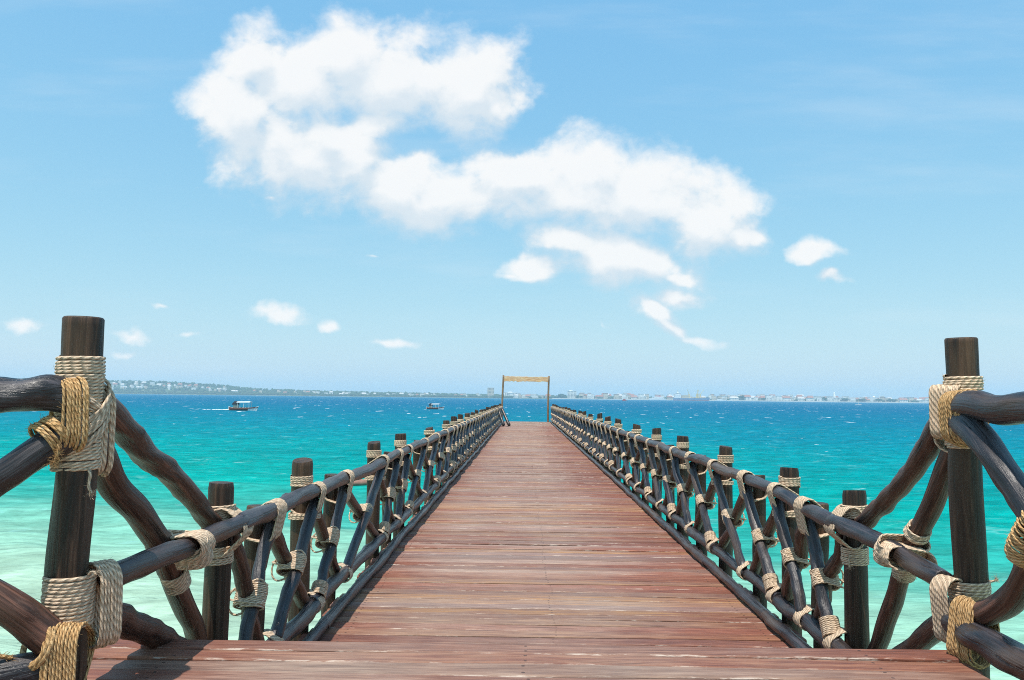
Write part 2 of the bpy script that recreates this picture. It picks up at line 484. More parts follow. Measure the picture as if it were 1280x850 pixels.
M_BLUEP = plain('blue_hull_paint', (0.11, 0.20, 0.36), 0.5, 0.4, 0.15)
M_REDP = plain('red_paint', (0.45, 0.05, 0.05), 0.5, 0.4, 0.15)
M_YELP = plain('yellow_crane_paint', (0.68, 0.50, 0.13), 0.5, 0.4, 0.1)
M_TANC = plain('tan_cargo', (0.58, 0.46, 0.30), 0.8, 0.2, 0.15)
M_SEAWALL = plain('pale_stone', (0.62, 0.59, 0.53), 0.85, 0.2, 0.12, 0.05)
M_FOAM = plain('foam', (0.85, 0.9, 0.92), 0.8, 0.2, 0.05)
M_DRIFT = plain('weathered_log', (0.30, 0.16, 0.13), 0.8, 0.2, 0.35, 6.0)


# ------------------------------------------------------------------ mesh helpers
def mesh_np(name, verts, faces, mat, grain=None, smooth=True, fmats=None, mats=None):
    """verts (n,3); faces list of tuples or (m,4) array"""
    me = bpy.data.meshes.new(name)
    verts = np.asarray(verts, dtype=np.float32)
    if isinstance(faces, np.ndarray):
        m, k = faces.shape
        me.vertices.add(len(verts))
        me.vertices.foreach_set('co', verts.ravel())
        me.loops.add(m * k)
        me.loops.foreach_set('vertex_index', faces.astype(np.int32).ravel())
        me.polygons.add(m)
        me.polygons.foreach_set('loop_start', np.arange(0, m * k, k, dtype=np.int32))
        me.polygons.foreach_set('loop_total', np.full(m, k, dtype=np.int32))
        me.update(calc_edges=True)
        me.validate()
    else:
        me.from_pydata([tuple(map(float, v)) for v in verts], [], [tuple(map(int, f)) for f in faces])
        me.update()
    for mm in (mats or [mat]):
        me.materials.append(mm)
    if fmats is not None:
        me.polygons.foreach_set('material_index', np.asarray(fmats, dtype=np.int32))
    if smooth:
        me.polygons.foreach_set('use_smooth', np.ones(len(me.polygons), dtype=bool))
    if grain is not None:
        a = me.attributes.new('grain', 'FLOAT_VECTOR', 'POINT')
        a.data.foreach_set('vector', np.asarray(grain, dtype=np.float32).ravel())
    return me


def obj(name, me, parent=None, mw=None, **props):
    o = bpy.data.objects.new(name, me)
    COL.objects.link(o)
    if parent is not None:
        o.parent = parent
        o.matrix_parent_inverse = Matrix()
    if mw is not None:
        if parent is not None:
            o.matrix_basis = parent_world(parent).inverted() @ mw
        else:
            o.matrix_basis = mw
    for k, v in props.items():
        o[k] = v
    return o


def parent_world(p):
    m = p.matrix_basis.copy()
    while p.parent is not None:
        p = p.parent
        m = p.matrix_basis @ m
    return m


def thing(name, label, cat, loc=(0, 0, 0), group=None, kind=None, rz=0.0):
    o = bpy.data.objects.new(name, None)
    COL.objects.link(o)
    o.empty_display_size = 0.2
    o.matrix_basis = Matrix.Translation(loc) @ Matrix.Rotation(rz, 4, 'Z')
    o['label'] = label
    o['category'] = cat
    if group:
        o['group'] = group
    if kind:
        o['kind'] = kind
    return o


def resample(pts, n):
    """Catmull-Rom through pts, n samples"""
    P = np.array(pts, float)
    if len(P) == 2:
        t = np.linspace(0, 1, n)[:, None]
        return P[0] * (1 - t) + P[1] * t
    Q = np.vstack([2 * P[0] - P[1], P, 2 * P[-1] - P[-2]])
    out = []
    m = len(P) - 1
    for x in np.linspace(0, m, n):
        i = min(int(x), m - 1)
        t = x - i
        a, b, c, d = Q[i], Q[i + 1], Q[i + 2], Q[i + 3]
        out.append(0.5 * ((2 * b) + (-a + c) * t + (2 * a - 5 * b + 4 * c - d) * t * t + (-a + 3 * b - 3 * c + d) * t ** 3))
    return np.array(out)


def frames(P, closed=False):
    n = len(P)
    T = np.gradient(P, axis=0)
    if closed:
        T = np.roll(P, -1, 0) - np.roll(P, 1, 0)
    T /= np.linalg.norm(T, axis=1)[:, None]
    up = np.array([0, 0, 1.0]) if abs(T[0][2]) < 0.9 else np.array([1.0, 0, 0])
    u = np.cross(up, T[0])
    u /= np.linalg.norm(u)
    U, V = [], []
    for i in range(n):
        u = u - T[i] * np.dot(u, T[i])
        u /= np.linalg.norm(u)
        U.append(u)
        V.append(np.cross(T[i], u))
    return T, np.array(U), np.array(V)


def log_mesh(name, pts, r0, r1, mat, seg=14, rings=24, rough=0.06, knots=3, seed=0, s_off=0.0, chamfer=True):
    """a debarked log: a tapering, slightly lumpy tube with knots and cut ends"""
    rg = np.random.default_rng(seed)
    P = resample(pts, rings)
    L = np.r_[0, np.cumsum(np.linalg.norm(np.diff(P, axis=0), axis=1))]
    total = L[-1]
    if chamfer:
        e = min(0.006, 0.02 * total)
        P = np.vstack([P[0], P[0] + (P[1] - P[0]) * (e / max(L[1], 1e-6)), P[1:-1], P[-1] + (P[-2] - P[-1]) * (e / max(total - L[-2], 1e-6)), P[-1]])
        L = np.r_[0, np.cumsum(np.linalg.norm(np.diff(P, axis=0), axis=1))]
    n = len(P)
    T, U, V = frames(P)
    a = np.linspace(0, 2 * np.pi, seg, endpoint=False)
    R = (r0 + (r1 - r0) * L / total)[:, None] * np.ones((1, seg))
    # low frequency lumps
    for _ in range(5):
        k = rg.integers(1, 4)
        fz = rg.uniform(1.0, 7.0) / max(total, 0.4)
        R *= 1 + rough * rg.uniform(0.2, 0.6) * np.sin(k * a[None, :] + 2 * np.pi * fz * L[:, None] + rg.uniform(0, 6.28))
    for _ in range(knots):
        zc, ac = rg.uniform(0.08, 0.92) * total, rg.uniform(0, 6.28)
        da = (a[None, :] - ac + np.pi) % (2 * np.pi) - np.pi
        q = np.exp(-((L[:, None] - zc) / (0.55 * r0)) ** 2 - (da / 0.5) ** 2)
        R *= 1 + rg.uniform(0.08, 0.2) * q * (1 if rg.random() < 0.75 else -0.8)
    if chamfer:
        R[0] *= 0.93
        R[-1] *= 0.93
    verts = P[:, None, :] + R[:, :, None] * (np.cos(a)[None, :, None] * U[:, None, :] + np.sin(a)[None, :, None] * V[:, None, :])
    grain = np.stack([R * np.cos(a), R * np.sin(a), (L[:, None] + s_off) * np.ones((1, seg))], -1)
    faces = []
    for i in range(n - 1):
        for j in range(seg):
            k = (j + 1) % seg
            faces.append((i * seg + j, i * seg + k, (i + 1) * seg + k, (i + 1) * seg + j))
    # end caps with a centre vertex
    vv = verts.reshape(-1, 3)
    gg = grain.reshape(-1, 3)
    c0, c1 = len(vv), len(vv) + 1
    vv = np.vstack([vv, P[0], P[-1]])
    gg = np.vstack([gg, [0, 0, s_off], [0, 0, s_off + total]])
    for j in range(seg):
        k = (j + 1) % seg
        faces.append((c0, k, j))
        faces.append((c1, (n - 1) * seg + j, (n - 1) * seg + k))
    me = mesh_np(name, vv, faces, mat, gg)
    if seg >= 8:
        sm = np.ones(len(me.polygons), dtype=bool)
        sm[-2 * seg:] = False
        me.polygons.foreach_set('use_smooth', sm)
    return me


def hull_loop(circles, n):
    """closed loop (n,2) round circles [(x,y,r)...]: convex hull of sampled points, evenly resampled"""
    pts = []
    for x, y, r in circles:
        for k in range(40):
            t = 2 * math.pi * k / 40
            pts.append((x + r * math.cos(t), y + r * math.sin(t)))
    pts = sorted(set(pts))

    def half(ps):
        h = []
        for p in ps:
            while len(h) >= 2 and (h[-1][0] - h[-2][0]) * (p[1] - h[-2][1]) - (h[-1][1] - h[-2][1]) * (p[0] - h[-2][0]) <= 0:
                h.pop()
            h.append(p)
        return h
    h = half(pts)[:-1] + half(pts[::-1])[:-1]
    H = np.array(h + [h[0]])
    d = np.r_[0, np.cumsum(np.linalg.norm(np.diff(H, axis=0), axis=1))]
    s = np.linspace(0, d[-1], n, endpoint=False)
    return np.stack([np.interp(s, d, H[:, 0]), np.interp(s, d, H[:, 1])], -1), d[-1]


def sweep_rope(P, r, sides, s0=0.0):
    n = len(P)
    T, U, V = frames(P)
    a = np.linspace(0, 2 * np.pi, sides + 1)
    verts = P[:, None, :] + r * (np.cos(a)[None, :, None] * U[:, None, :] + np.sin(a)[None, :, None] * V[:, None, :])
    L = s0 + np.r_[0, np.cumsum(np.linalg.norm(np.diff(P, axis=0), axis=1))]
    grain = np.stack([np.ones((n, 1)) * a[None, :], L[:, None] * np.ones((1, sides + 1)), np.zeros((n, sides + 1))], -1)
    i, j = np.meshgrid(np.arange(n - 1), np.arange(sides), indexing='ij')
    w = sides + 1
    F = np.stack([i * w + j, i * w + j + 1, (i + 1) * w + j + 1, (i + 1) * w + j], -1).reshape(-1, 4)
    return verts.reshape(-1, 3), F, grain.reshape(-1, 3)


def coil_parts(circles, turns, r, per=40, sides=6, pitch=1.85, seed=0, wob=0.25, tilt=0.0, bulge=0.0):
    """rope wound round the circles (in the local xy plane) with the turns stacked along local z, centred on 0"""
    rg = np.random.default_rng(seed)
    cs = [(x, y, rr + r * 0.85) for x, y, rr in circles]
    loop, per_len = hull_loop(cs, per)
    n = int(per * turns) + 1
    k = np.arange(n)
    ph = k % per
    xy = loop[ph].copy()
    cen = loop.mean(0)
    z = (k / per - turns / 2) * r * pitch
    jit = rg.normal(0, 1, int(turns) + 3)
    jz = np.interp(k / per, np.arange(int(turns) + 3), jit) * r * wob
    z = z + jz
    sc = 1 + np.interp(k / per, np.arange(int(turns) + 3), rg.normal(0, 1, int(turns) + 3)) * 0.012 * (wob / 0.25)
    if bulge:
        sc = sc + bulge * (1 - (2 * np.abs(k / n - 0.5)) ** 2)
    xy = cen + (xy - cen) * sc[:, None]
    if tilt:
        z = z + (xy[:, 1] - cen[1]) * tilt
    P = np.column_stack([xy, z])
    return sweep_rope(P, r, sides)


def cord_loop(circles, r, tx, ty, zoff, per=32, sides=5, seed=0):
    cs = [(x, y, rr + r) for x, y, rr in circles]
    loop, _ = hull_loop(cs, per)
    cen = loop.mean(0)
    P = np.column_stack([loop, zoff + (loop[:, 0] - cen[0]) * tx + (loop[:, 1] - cen[1]) * ty])
    P = np.vstack([P, P[:2]])
    return sweep_rope(P, r, sides)


def join_parts(name, parts, mat):
    V, F, G = [], [], []
    o = 0
    for v, f, g in parts:
        V.append(v)
        F.append(f + o)
        G.append(g)
        o += len(v)
    return mesh_np(name, np.vstack(V), np.vstack(F), mat, np.vstack(G))


def basis(origin, xdir, zdir):
    z = Vector(zdir).normalized()
    x = Vector(xdir)
    x = (x - z * x.dot(z)).normalized()
    y = z.cross(x)
    m = Matrix.Identity(4)
    for i in range(3):
        m[i][0], m[i][1], m[i][2], m[i][3] = x[i], y[i], z[i], origin[i]
    return m


def box_verts(x0, x1, y0, y1, z0, z1):
    v = [(x0, y0, z0), (x1, y0, z0), (x1, y1, z0), (x0, y1, z0), (x0, y0, z1), (x1, y0, z1), (x1, y1, z1), (x0, y1, z1)]
    f = [(0, 3, 2, 1), (4, 5, 6, 7), (0, 1, 5, 4), (1, 2, 6, 5), (2, 3, 7, 6), (3, 0, 4, 7)]
    return v, f


class MB:
    """collects shapes into one mesh"""

    def __init__(self):
        self.v, self.f, self.m = [], [], []

    def box(self, x0, x1, y0, y1, z0, z1, mi=0):
        v, f = box_verts(x0, x1, y0, y1, z0, z1)
        self.add(v, f, mi)
        return self

    def add(self, v, f, mi=0):
        o = len(self.v)
        self.v += [tuple(p) for p in v]
        self.f += [tuple(i + o for i in q) for q in f]
        self.m += [mi] * len(f)
        return self

    def bar(self, a, b, r, n=6, mi=0):
        a, b = Vector(a), Vector(b)
        mb = basis(a, (1, 0, 0) if abs((b - a).normalized().x) < 0.9 else (0, 1, 0), b - a)
        L = (b - a).length
        v = [mb @ Vector((r * math.cos(2 * math.pi * k / n), r * math.sin(2 * math.pi * k / n), z)) for z in (0, L) for k in range(n)]
        f = [(k, (k + 1) % n, n + (k + 1) % n, n + k) for k in range(n)] + [tuple(range(n - 1, -1, -1)), tuple(range(n, 2 * n))]
        return self.add(v, f, mi)

    def build(self, name, mats, smooth=False):
        if not isinstance(mats, (list, tuple)):
            mats = [mats]
        return mesh_np(name, self.v, self.f, None, None, smooth, self.m, list(mats))


# ------------------------------------------------------------------ sea
WATER_Z = -2.8


def build_sea():
    fine = np.radians(np.linspace(90 - 46, 90 + 46, 560))
    coarse = np.radians(np.linspace(90 + 46, 360 + 90 - 46, 150))[1:-1]
    ang = np.r_[fine, coarse]
    na = len(ang)
    r = [4.0]
    while r[-1] < 700:
        r.append(r[-1] * 1.0105)
    while r[-1] < 5000:
        r.append(r[-1] * 1.06)
    r = np.array(r)
    nr = len(r)
    X = r[:, None] * np.cos(ang)[None, :]
    Y = r[:, None] * np.sin(ang)[None, :]
    Z = np.zeros_like(X)
    sp = np.maximum(r * 0.0105, r * 0.0029)[:, None]
    for _ in range(46):
        lam = math.exp(rng.uniform(math.log(0.45), math.log(9.0)))
        th = rng.normal(math.radians(250), 0.45)
        kk = 2 * math.pi / lam
        amp = 0.0062 * lam ** 0.9 * rng.uniform(0.5, 1.3)
        fade = np.clip((lam / sp - 2.0) / 3.0, 0, 1)
        ph = kk * (X * math.cos(th) + Y * math.sin(th)) + rng.uniform(0, 6.28)
        mod = 0.6 + 0.4 * np.sin(0.07 * X * rng.uniform(.5, 2) + 0.05 * Y * rng.uniform(.5, 2) + rng.uniform(0, 6))
        s = np.sin(ph)
        Z += amp * fade * mod * (s + 0.35 * (np.abs(s) * 2 - 1.2))
    verts = np.stack([X, Y, Z], -1).reshape(-1, 3)
    i, j = np.meshgrid(np.arange(nr - 1), np.arange(na), indexing='ij')
    k = (j + 1) % na
    F = np.stack([i * na + j, (i + 1) * na + j, (i + 1) * na + k, i * na + k], -1).reshape(-1, 4)
    # close the middle
    c = len(verts)
    verts = np.vstack([verts, [0, 0, 0]])
    tri = np.stack([np.full(na, c), np.arange(na), (np.arange(na) + 1) % na, (np.arange(na) + 1) % na], -1)
    me = mesh_np('sea', verts, F, M_SEA)
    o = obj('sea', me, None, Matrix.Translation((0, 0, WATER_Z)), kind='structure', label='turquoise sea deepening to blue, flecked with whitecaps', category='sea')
    return o


build_sea()

# ------------------------------------------------------------------ pier walkway
XL, XR = -1.45, 1.90          # deck edges
Y0, Y1 = 3.40, 53.3
SIDES = {-1: dict(post=-1.52, rail=-1.41), 1: dict(post=1.96, rail=1.85)}


def plank_mesh(length, width, thick, seed, nseg=5):
    rg = np.random.default_rng(seed)
    c = 0.007
    prof = [(-width / 2, -thick), (width / 2, -thick), (width / 2, -c), (width / 2 - c, 0), (-width / 2 + c, 0), (-width / 2, -c)]
    xs = np.linspace(-length / 2, length / 2, nseg)
    v, f = [], []
    for i, x in enumerate(xs):
        dz = rg.normal(0, 0.0022)
        dy = rg.normal(0, 0.0012)
        tw = rg.normal(0, 0.02)
        for y, z in prof:
            v.append((x, y + dy, z + dz + tw * y))
    n = len(prof)
    for i in range(nseg - 1):
        for j in range(n):
            k = (j + 1) % n
            f.append((i * n + j, (i + 1) * n + j, (i + 1) * n + k, i * n + k))
    f.append(tuple(range(n)))
    f.append(tuple((nseg - 1) * n + j for j in range(n - 1, -1, -1)))
    return mesh_np('plank', v, f, M_PLANK, None, False)


def build_walkway():
    mb = MB()
    for x in (-1.2, 0.2, 1.65):
        mb.box(x - 0.06, x + 0.06, Y0 - 0.1, Y1 - 0.02, -0.30, -0.055)
    y = Y0 + 0.5
    k = 0
    while y < Y1:
        mb.box(-1.6, 2.05, y - 0.07, y + 0.07, -0.50, -0.303)
        y += 2.6
    root = obj('pier_walkway', mb.build('pier_walkway', M_POST), None, Matrix(), kind='structure', category='walkway',
               label='long straight wooden walkway running out over the sea')
    W = XR - XL
    variants = [plank_mesh(W, 0.117 + 0.004 * (i % 4), 0.045, 100 + i) for i in range(10)]
    y = Y0 + 0.07
    i = 0
    rest = MB()
    while y < Y1:
        w = variants[(i * 7 + i // 3) % 10]
        mw = Matrix.Translation(((XL + XR) / 2 + random.gauss(0, 0.012), y, random.gauss(0, 0.003))) @ Matrix.Rotation(random.gauss(0, 0.0012), 4, 'Z') @ Matrix.Rotation(random.gauss(0, 0.012), 4, 'X')
        if i < 300:
            obj('plank', w, root, mw)
        else:
            rest.add([mw @ vv.co for vv in w.vertices], [tuple(p.vertices) for p in w.polygons])
        y += 0.140 + random.gauss(0, 0.0015)
        i += 1
    obj('far_planks', rest.build('far_planks', M_PLANK), root, None, kind='stuff')
    return root


build_walkway()

# ------------------------------------------------------------------ landing platform in the foreground
ZP, YP = 0.54, 3.55


def build_platform():
    mb = MB()
    for y in (3.30, 1.9, 0.4, -1.2, -2.7):
        mb.box(-1.86, 1.84, y - 0.06, y + 0.06, ZP - 0.26, ZP - 0.048)
    for x in (-1.3, 0.2, 1.6):
        for y in (3.3, 0.4, -2.7):
            mb.box(x - 0.07, x + 0.07, y - 0.067, y + 0.067, -3.6, ZP - 0.262)
    root = obj('landing_platform', mb.build('landing_platform', M_POST), None, Matrix(), kind='structure', category='platform',
               label='raised plank platform across the bottom of the picture')
    y = YP - 0.065
    i = 0
    lens = {}
    while y > -3.0:
        x0 = -1.87 if y > 2.95 else (-1.42 if y > 2.5 else -1.80)
        x1 = 1.88 if y > 3.42 else 1.84 - max(0, 3.42 - y) * 0.1
        x1 = max(x1, 1.76)
        x0 += random.gauss(0, 0.02)
        x1 += random.gauss(0, 0.012)
        if y > 3.0:
            x0 += (YP - y) * 0.22
        key = round(x1 - x0, 2)
        me = plank_mesh(x1 - x0, 0.126, 0.045, 300 + i)
        mw = Matrix.Translation(((x0 + x1) / 2, y, ZP + random.gauss(0, 0.002))) @ Matrix.Rotation(random.gauss(0, 0.0025), 4, 'Z') @ Matrix.Rotation(random.gauss(0, 0.014), 4, 'X')
        obj('plank', me, root, mw)
        y -= 0.1365
        i += 1
    # the hidden step down to the walkway
    st = MB().box(-1.3, 1.7, YP + 0.03, YP + 0.30, 0.22, 0.265).box(-1.25, -1.19, YP + 0.05, YP + 0.28, 0.004, 0.218).box(1.59, 1.65, YP + 0.05, YP + 0.28, 0.004, 0.218)
    obj('step', st.build('step', M_PLANK), root)
    return root


build_platform()

# ------------------------------------------------------------------ railings
PR, RR, BR = 0.067, 0.047, 0.043      # radii: post, rail, brace


def unit_log(kind, seed, near):
    """a log of length 1 along local z at real radius"""
    r = {'post': PR, 'rail': RR, 'brace': BR}[kind]
    mat = {'post': M_POST, 'rail': M_POLE, 'brace': M_POLE}[kind]
    rg = np.random.default_rng(seed)
    bend = {'post': 0.005, 'rail': 0.010, 'brace': 0.012}[kind]
    k = 5
    pts = [(rg.normal(0, bend) if 0 < i < k - 1 else 0, rg.normal(0, bend) if 0 < i < k - 1 else 0, i / (k - 1)) for i in range(k)]
    seg, rings = (16, 30) if near else (9, 9)
    return log_mesh(kind, pts, r * rg.uniform(0.96, 1.06), r * rg.uniform(0.92, 1.02), mat, seg, rings, 0.09 if kind != 'post' else 0.05, 4, seed, chamfer=True)


LOGS = {(k, near): [unit_log(k, 1000 * near + 50 * len(k) + i, near) for i in range(7 if near else 4)]
        for k in ('post', 'rail', 'brace') for near in (True, False)}
BROWN = {}
for near in (True, False):
    BROWN[near] = []
    for me in LOGS[('brace', near)]:
        c = me.copy()
        c.materials.clear()
        c.materials.append(M_BRACE)
        BROWN[near].append(c)


def place_log(name, me, a, b, parent, rad=1.0):
    a, b = Vector(a), Vector(b)
    d = b - a
    t = random.uniform(0, 6.28)
    mw = basis(a, (math.cos(t), math.sin(t), 0.3), d) @ Matrix.Diagonal((rad, rad, d.length, 1))
    return obj(name, me, parent, mw)


def pick(kind, y):
    near = y < 12
    return random.choice(LOGS[(kind, near)])


# rope pieces for the repeating bays: near = single turns of rope, far = fewer, fatter turns
def lash_set(side, near):
    """side -1: the rail stands at +x of the post.  local frames: x across the pier, y along it, z up"""
    dx = 0.11 * (1 if side < 0 else -1)     # rail relative to post
    out = {}
    if near:
        rr, sd = 0.0058, 6
        cfg = dict(per=34, sides=sd)
        n = lambda w: max(3, w / (rr * 1.8))
    else:
        rr, sd = 0.013, 5
        cfg = dict(per=16, sides=sd)
        n = lambda w: max(2, w / (rr * 1.8))
    V = 3 if near else 2
    out['collar'] = [join_parts('rope_collar', [coil_parts([(0, 0, PR)], n(random.uniform(.065, .085)), rr, seed=i + 11, **cfg)], M_ROPE) for i in range(V)]
    # saddle: loops over the rail and hangs down beside post and brace (plane x-z; stacked along y)
    def saddle(w, drop, i, post_in):
        cs = [(0, 0, RR), (-dx * 0.25, -drop, 0.045)]
        if post_in:
            cs.append((-dx * 0.9, -drop * 0.75, PR * 0.9))
        v, f, g = coil_parts(cs, n(w), rr, seed=i, **cfg)
        v = np.column_stack([v[:, 0], -v[:, 2], v[:, 1]])
        return v, f, g
    out['top_tall'] = []
    for i in range(V):
        ps = [saddle(random.uniform(.105, .13), random.uniform(.095, .12), 40 + i, True)]
        v, f, g = coil_parts([(0, 0, PR), (dx * .8, 0, BR)], n(0.035), rr, seed=70 + i, **cfg)
        ps.append((v + np.array([-dx, 0, -random.uniform(.15, .19)]), f, g))
        out['top_tall'].append(join_parts('rope_lashing', ps, M_ROPE))
    out['top_mid'] = [join_parts('rope_lashing', [saddle(random.uniform(.13, .165), random.uniform(.12, .16), 60 + i, True)], M_ROPE) for i in range(V)]
    # foot of the inner brace: turns round the brace (local z = its axis) ...
    out['foot'] = [join_parts('rope_lashing', [coil_parts([(0, 0, BR * 1.1)], n(random.uniform(.10, .13)), rr, seed=80 + i, **cfg)], M_ROPE) for i in range(V)]
    # ... and turns round the bottom rail and post (stacked along y)
    out['bottom'] = []
    for i in range(V):
        v, f, g = coil_parts([(0, 0, RR * 1.04), (-dx * .4, 0.03, RR)], n(random.uniform(.085, .115)), rr, seed=85 + i, **cfg)
        out['bottom'].append(join_parts('rope_lashing', [(np.column_stack([v[:, 0], -v[:, 2], v[:, 1]]), f, g)], M_ROPE))
    # crossing of two braces: local z = inner brace axis, x = outward
    out['cross'] = []
    for i in range(V):
        cs = [(0, 0, BR), (0.062, 0, BR)]
        ps = [coil_parts(cs, n(random.uniform(.095, .125)), rr, seed=90 + i, tilt=random.uniform(-.2, .2), **cfg)]
        ps.append(cord_loop([(0, 0, BR), (0.10, 0.01, BR)], rr * 1.1, 0.3, 1.1, 0.0, per=cfg['per'], sides=sd))
        ps.append(cord_loop([(0, 0, BR), (0.10, -0.01, BR)], rr * 1.1, -0.2, -1.0, 0.0, per=cfg['per'], sides=sd))
        out['cross'].append(join_parts('rope_lashing', ps, M_ROPE))
    return out


LASH = {(s, nr): lash_set(s, nr) for s in (-1, 1) for nr in (True, False)}

TALL = {
    -1: [4.04, 5.54, 8.15, 9.93, 13.1, 15.9, 17.7, 19.4, 21.9, 24.4],
    1: [4.815, 5.937, 7.85, 9.90, 11.79, 13.89, 16.7, 18.7, 20.7, 23.3],
}
for s in TALL:
    y = TALL[s][-1]
    while y < 50.5:
        y += random.choice((1.9, 2.5, 2.7, 2.9))
        TALL[s].append(min(y, 53.0))
    if TALL[s][-1] < 52.5:
        TALL[s].append(53.0)
TOPZ = {4.04: 1.157, 5.54: 1.152, 8.15: 1.13, 9.93: 1.137, 4.815: 1.074, 5.937: 1.108, 7.85: 1.149, 9.9: 1.151, 13.1: 1.09, 20.7: 1.21}
RAIL_Z = {-1: 0.948, 1: 0.965}


def rail_z(s, y):
    if s > 0:
        return float(np.interp(y, [3.6, 4.815, 5.9, 7.2], [0.80, 0.885, 0.945, 0.968]))
    return 0.948


def build_railing(s):
    lab = {-1: 'long dark pole railing along the left edge, casting a strip of shadow onto the planks',
           1: 'long dark pole railing along the right edge of the walkway, facing the cargo ship'}[s]
    root = thing('pier_railing', lab, 'railing', (SIDES[s]['post'], 4.0, 0.0), group='lashed pole railings along the pier')
    xp, xr = SIDES[s]['post'], SIDES[s]['rail']
    tall = TALL[s]
    sup = []
    for i, y in enumerate(tall):
        sup.append((y, True))
        if i < len(tall) - 1:
            ym = {(-1, 0): 4.60, (-1, 1): 6.45, (1, 0): 5.33, (1, 1): 6.75}.get((s, i), (y + tall[i + 1]) / 2 + random.uniform(-.1, .1))
            sup.append((ym, False))
    start_y = 2.85 if s < 0 else 3.68
    start_z = 0.95 if s < 0 else 0.80
    # rails: one log per tall bay
    ry = [start_y] + tall
    for a, b in zip(ry[:-1], ry[1:]):
        za = start_z if a == start_y else rail_z(s, a)
        jit = random.gauss(0, 0.006)
        place_log('top_rail', pick('rail', a), (xr + (0.0 if a > start_y else s * 0.03), a - 0.03, za + jit), (xr, b + 0.03, rail_z(s, b) + jit), root, random.uniform(.95, 1.06))
    for a, b in zip(tall[:-1], tall[1:]):
        place_log('bottom_rail', pick('rail', a), (xr, a - 0.04, 0.175 + random.gauss(0, .008)), (xr, b + 0.04, 0.175 + random.gauss(0, .008)), root, random.uniform(.95, 1.08))
        place_log('edge_beam', pick('rail', a), (xr - s * 0.075, a - 0.02, 0.045), (xr - s * 0.075, b + 0.02, 0.048), root, 0.85)
    a = 3.62 if s < 0 else 3.9
    place_log('bottom_rail', pick('rail', 4), (xr, a, 0.175), (xr, tall[0] + 0.04, 0.178), root)
    place_log('edge_beam', pick('rail', 4), (xr - s * 0.075, a, 0.045), (xr - s * 0.075, tall[0], 0.046), root, 0.85)
    for i, (y, is_tall) in enumerate(sup):
        near = y < 12
        L = LASH[(s, near)]
        x = xp + random.gauss(0, 0.006)
        zr = rail_z(s, y)
        if is_tall:
            zt = TOPZ.get(y, random.uniform(1.11, 1.19))
            lean = random.gauss(0, 0.012)
            p = place_log('post', pick('post', y), (x, y, -3.7), (x, y + 0.0, zt), root, random.uniform(0.97, 1.07))
            zc = zr + 0.062 + random.uniform(0, .012)
            obj('rope_collar', random.choice(L['collar']), root, Matrix.Translation((x, y, zc)) @ Matrix.Rotation(random.uniform(0, 6), 4, 'Z'))
            if i > 0:
                obj('rope_lashing', random.choice(L['top_tall']), root, Matrix.Translation((xr, y - 0.02, zr)))
        else:
            place_log('post', pick('post', y), (x, y, -0.45), (x, y, zr + 0.02), root, random.uniform(0.82, 0.92))
            obj('rope_lashing', random.choice(L['top_mid']), root, Matrix.Translation((xr, y - 0.02, zr)))
        if y > 3.9:
            obj('rope_lashing', random.choice(L['bottom']), root, Matrix.Translation((xr, y + 0.03, 0.175)))
        if i < len(sup) - 1:
            yn = sup[i + 1][0]
            zf = rail_z(s, yn)
            ia, ib = Vector((xr + s * 0.010, yn - 0.01, zf - 0.075)), Vector((xr - s * 0.004, y + 0.065, 0.205))
            oa, ob = Vector((xr + s * 0.080, y + 0.065, zr - 0.035)), Vector((xr + s * 0.050, yn - 0.075, 0.205))
            place_log('brace', pick('brace', y), ia, ib, root, random.uniform(.85, 1.02))
            place_log('brace', random.choice(BROWN[near]), oa, ob, root, random.uniform(.98, 1.16))
            # crossing point in the y-z plane
            d1_, d2_ = ib - ia, ob - oa
            den = d1_.y * d2_.z - d1_.z * d2_.y
            tt = ((oa.y - ia.y) * d2_.z - (oa.z - ia.z) * d2_.y) / den
            c = ia + d1_ * tt
            obj('rope_lashing', random.choice(L['cross']), root, basis(c, (s, 0, 0), d1_))
            if is_tall:
                obj('rope_lashing', random.choice(L['foot']), root, basis(ib - d1_.normalized() * 0.06, (s, 0, 0), d1_))
    return root


rail_root = {s: build_railing(s) for s in (-1, 1)}


def bent(name, pts, r0, r1, parent, mat, seed, rings=48, seg=18, rough=0.085, knots=9):
    o = Vector(pts[0])
    me = log_mesh(name, [np.array(p) - np.array(o) for p in pts], r0, r1, mat, seg, rings, rough, knots, seed)
    return obj(name, me, parent, Matrix.Translation(o))


def fuzz(parts, count, lo, hi, seed=0):
    """loose fibres standing off the ropes, as thin slivers"""
    rg = np.random.default_rng(seed)
    V = np.vstack([p[0] for p in parts])
    c = V.mean(0)
    pick_ = V[rg.integers(0, len(V), count)]
    out = pick_ - c
    out /= np.linalg.norm(out, axis=1)[:, None] + 1e-6
    d = out + rg.normal(0, .8, out.shape)
    d /= np.linalg.norm(d, axis=1)[:, None]
    w = np.cross(d, rg.normal(0, 1, d.shape))
    w /= np.linalg.norm(w, axis=1)[:, None] + 1e-6
    L = rg.uniform(lo, hi, (count, 1))
    tip = pick_ + d * L + rg.normal(0, .002, d.shape)
    vv = np.stack([pick_ - w * .0007, pick_ + w * .0007, tip + w * .0003, tip - w * .0003], 1).reshape(-1, 3)
    F = np.arange(count * 4).reshape(-1, 4)
    g = np.repeat(np.stack([np.full(count, 1.2), np.full(count, .01), np.zeros(count)], -1), 4, 0)
    return vv, F, g


def rope_obj(parts, parent, mw, name='rope_lashing', mat=None):
    coir = mat is M_COIR
    parts = parts + [fuzz(parts, 420 if coir else 90, .006, .02 if coir else .014, len(parts[0][0]))]
    return obj(name, join_parts(name, parts, mat or M_ROPE), parent, mw)


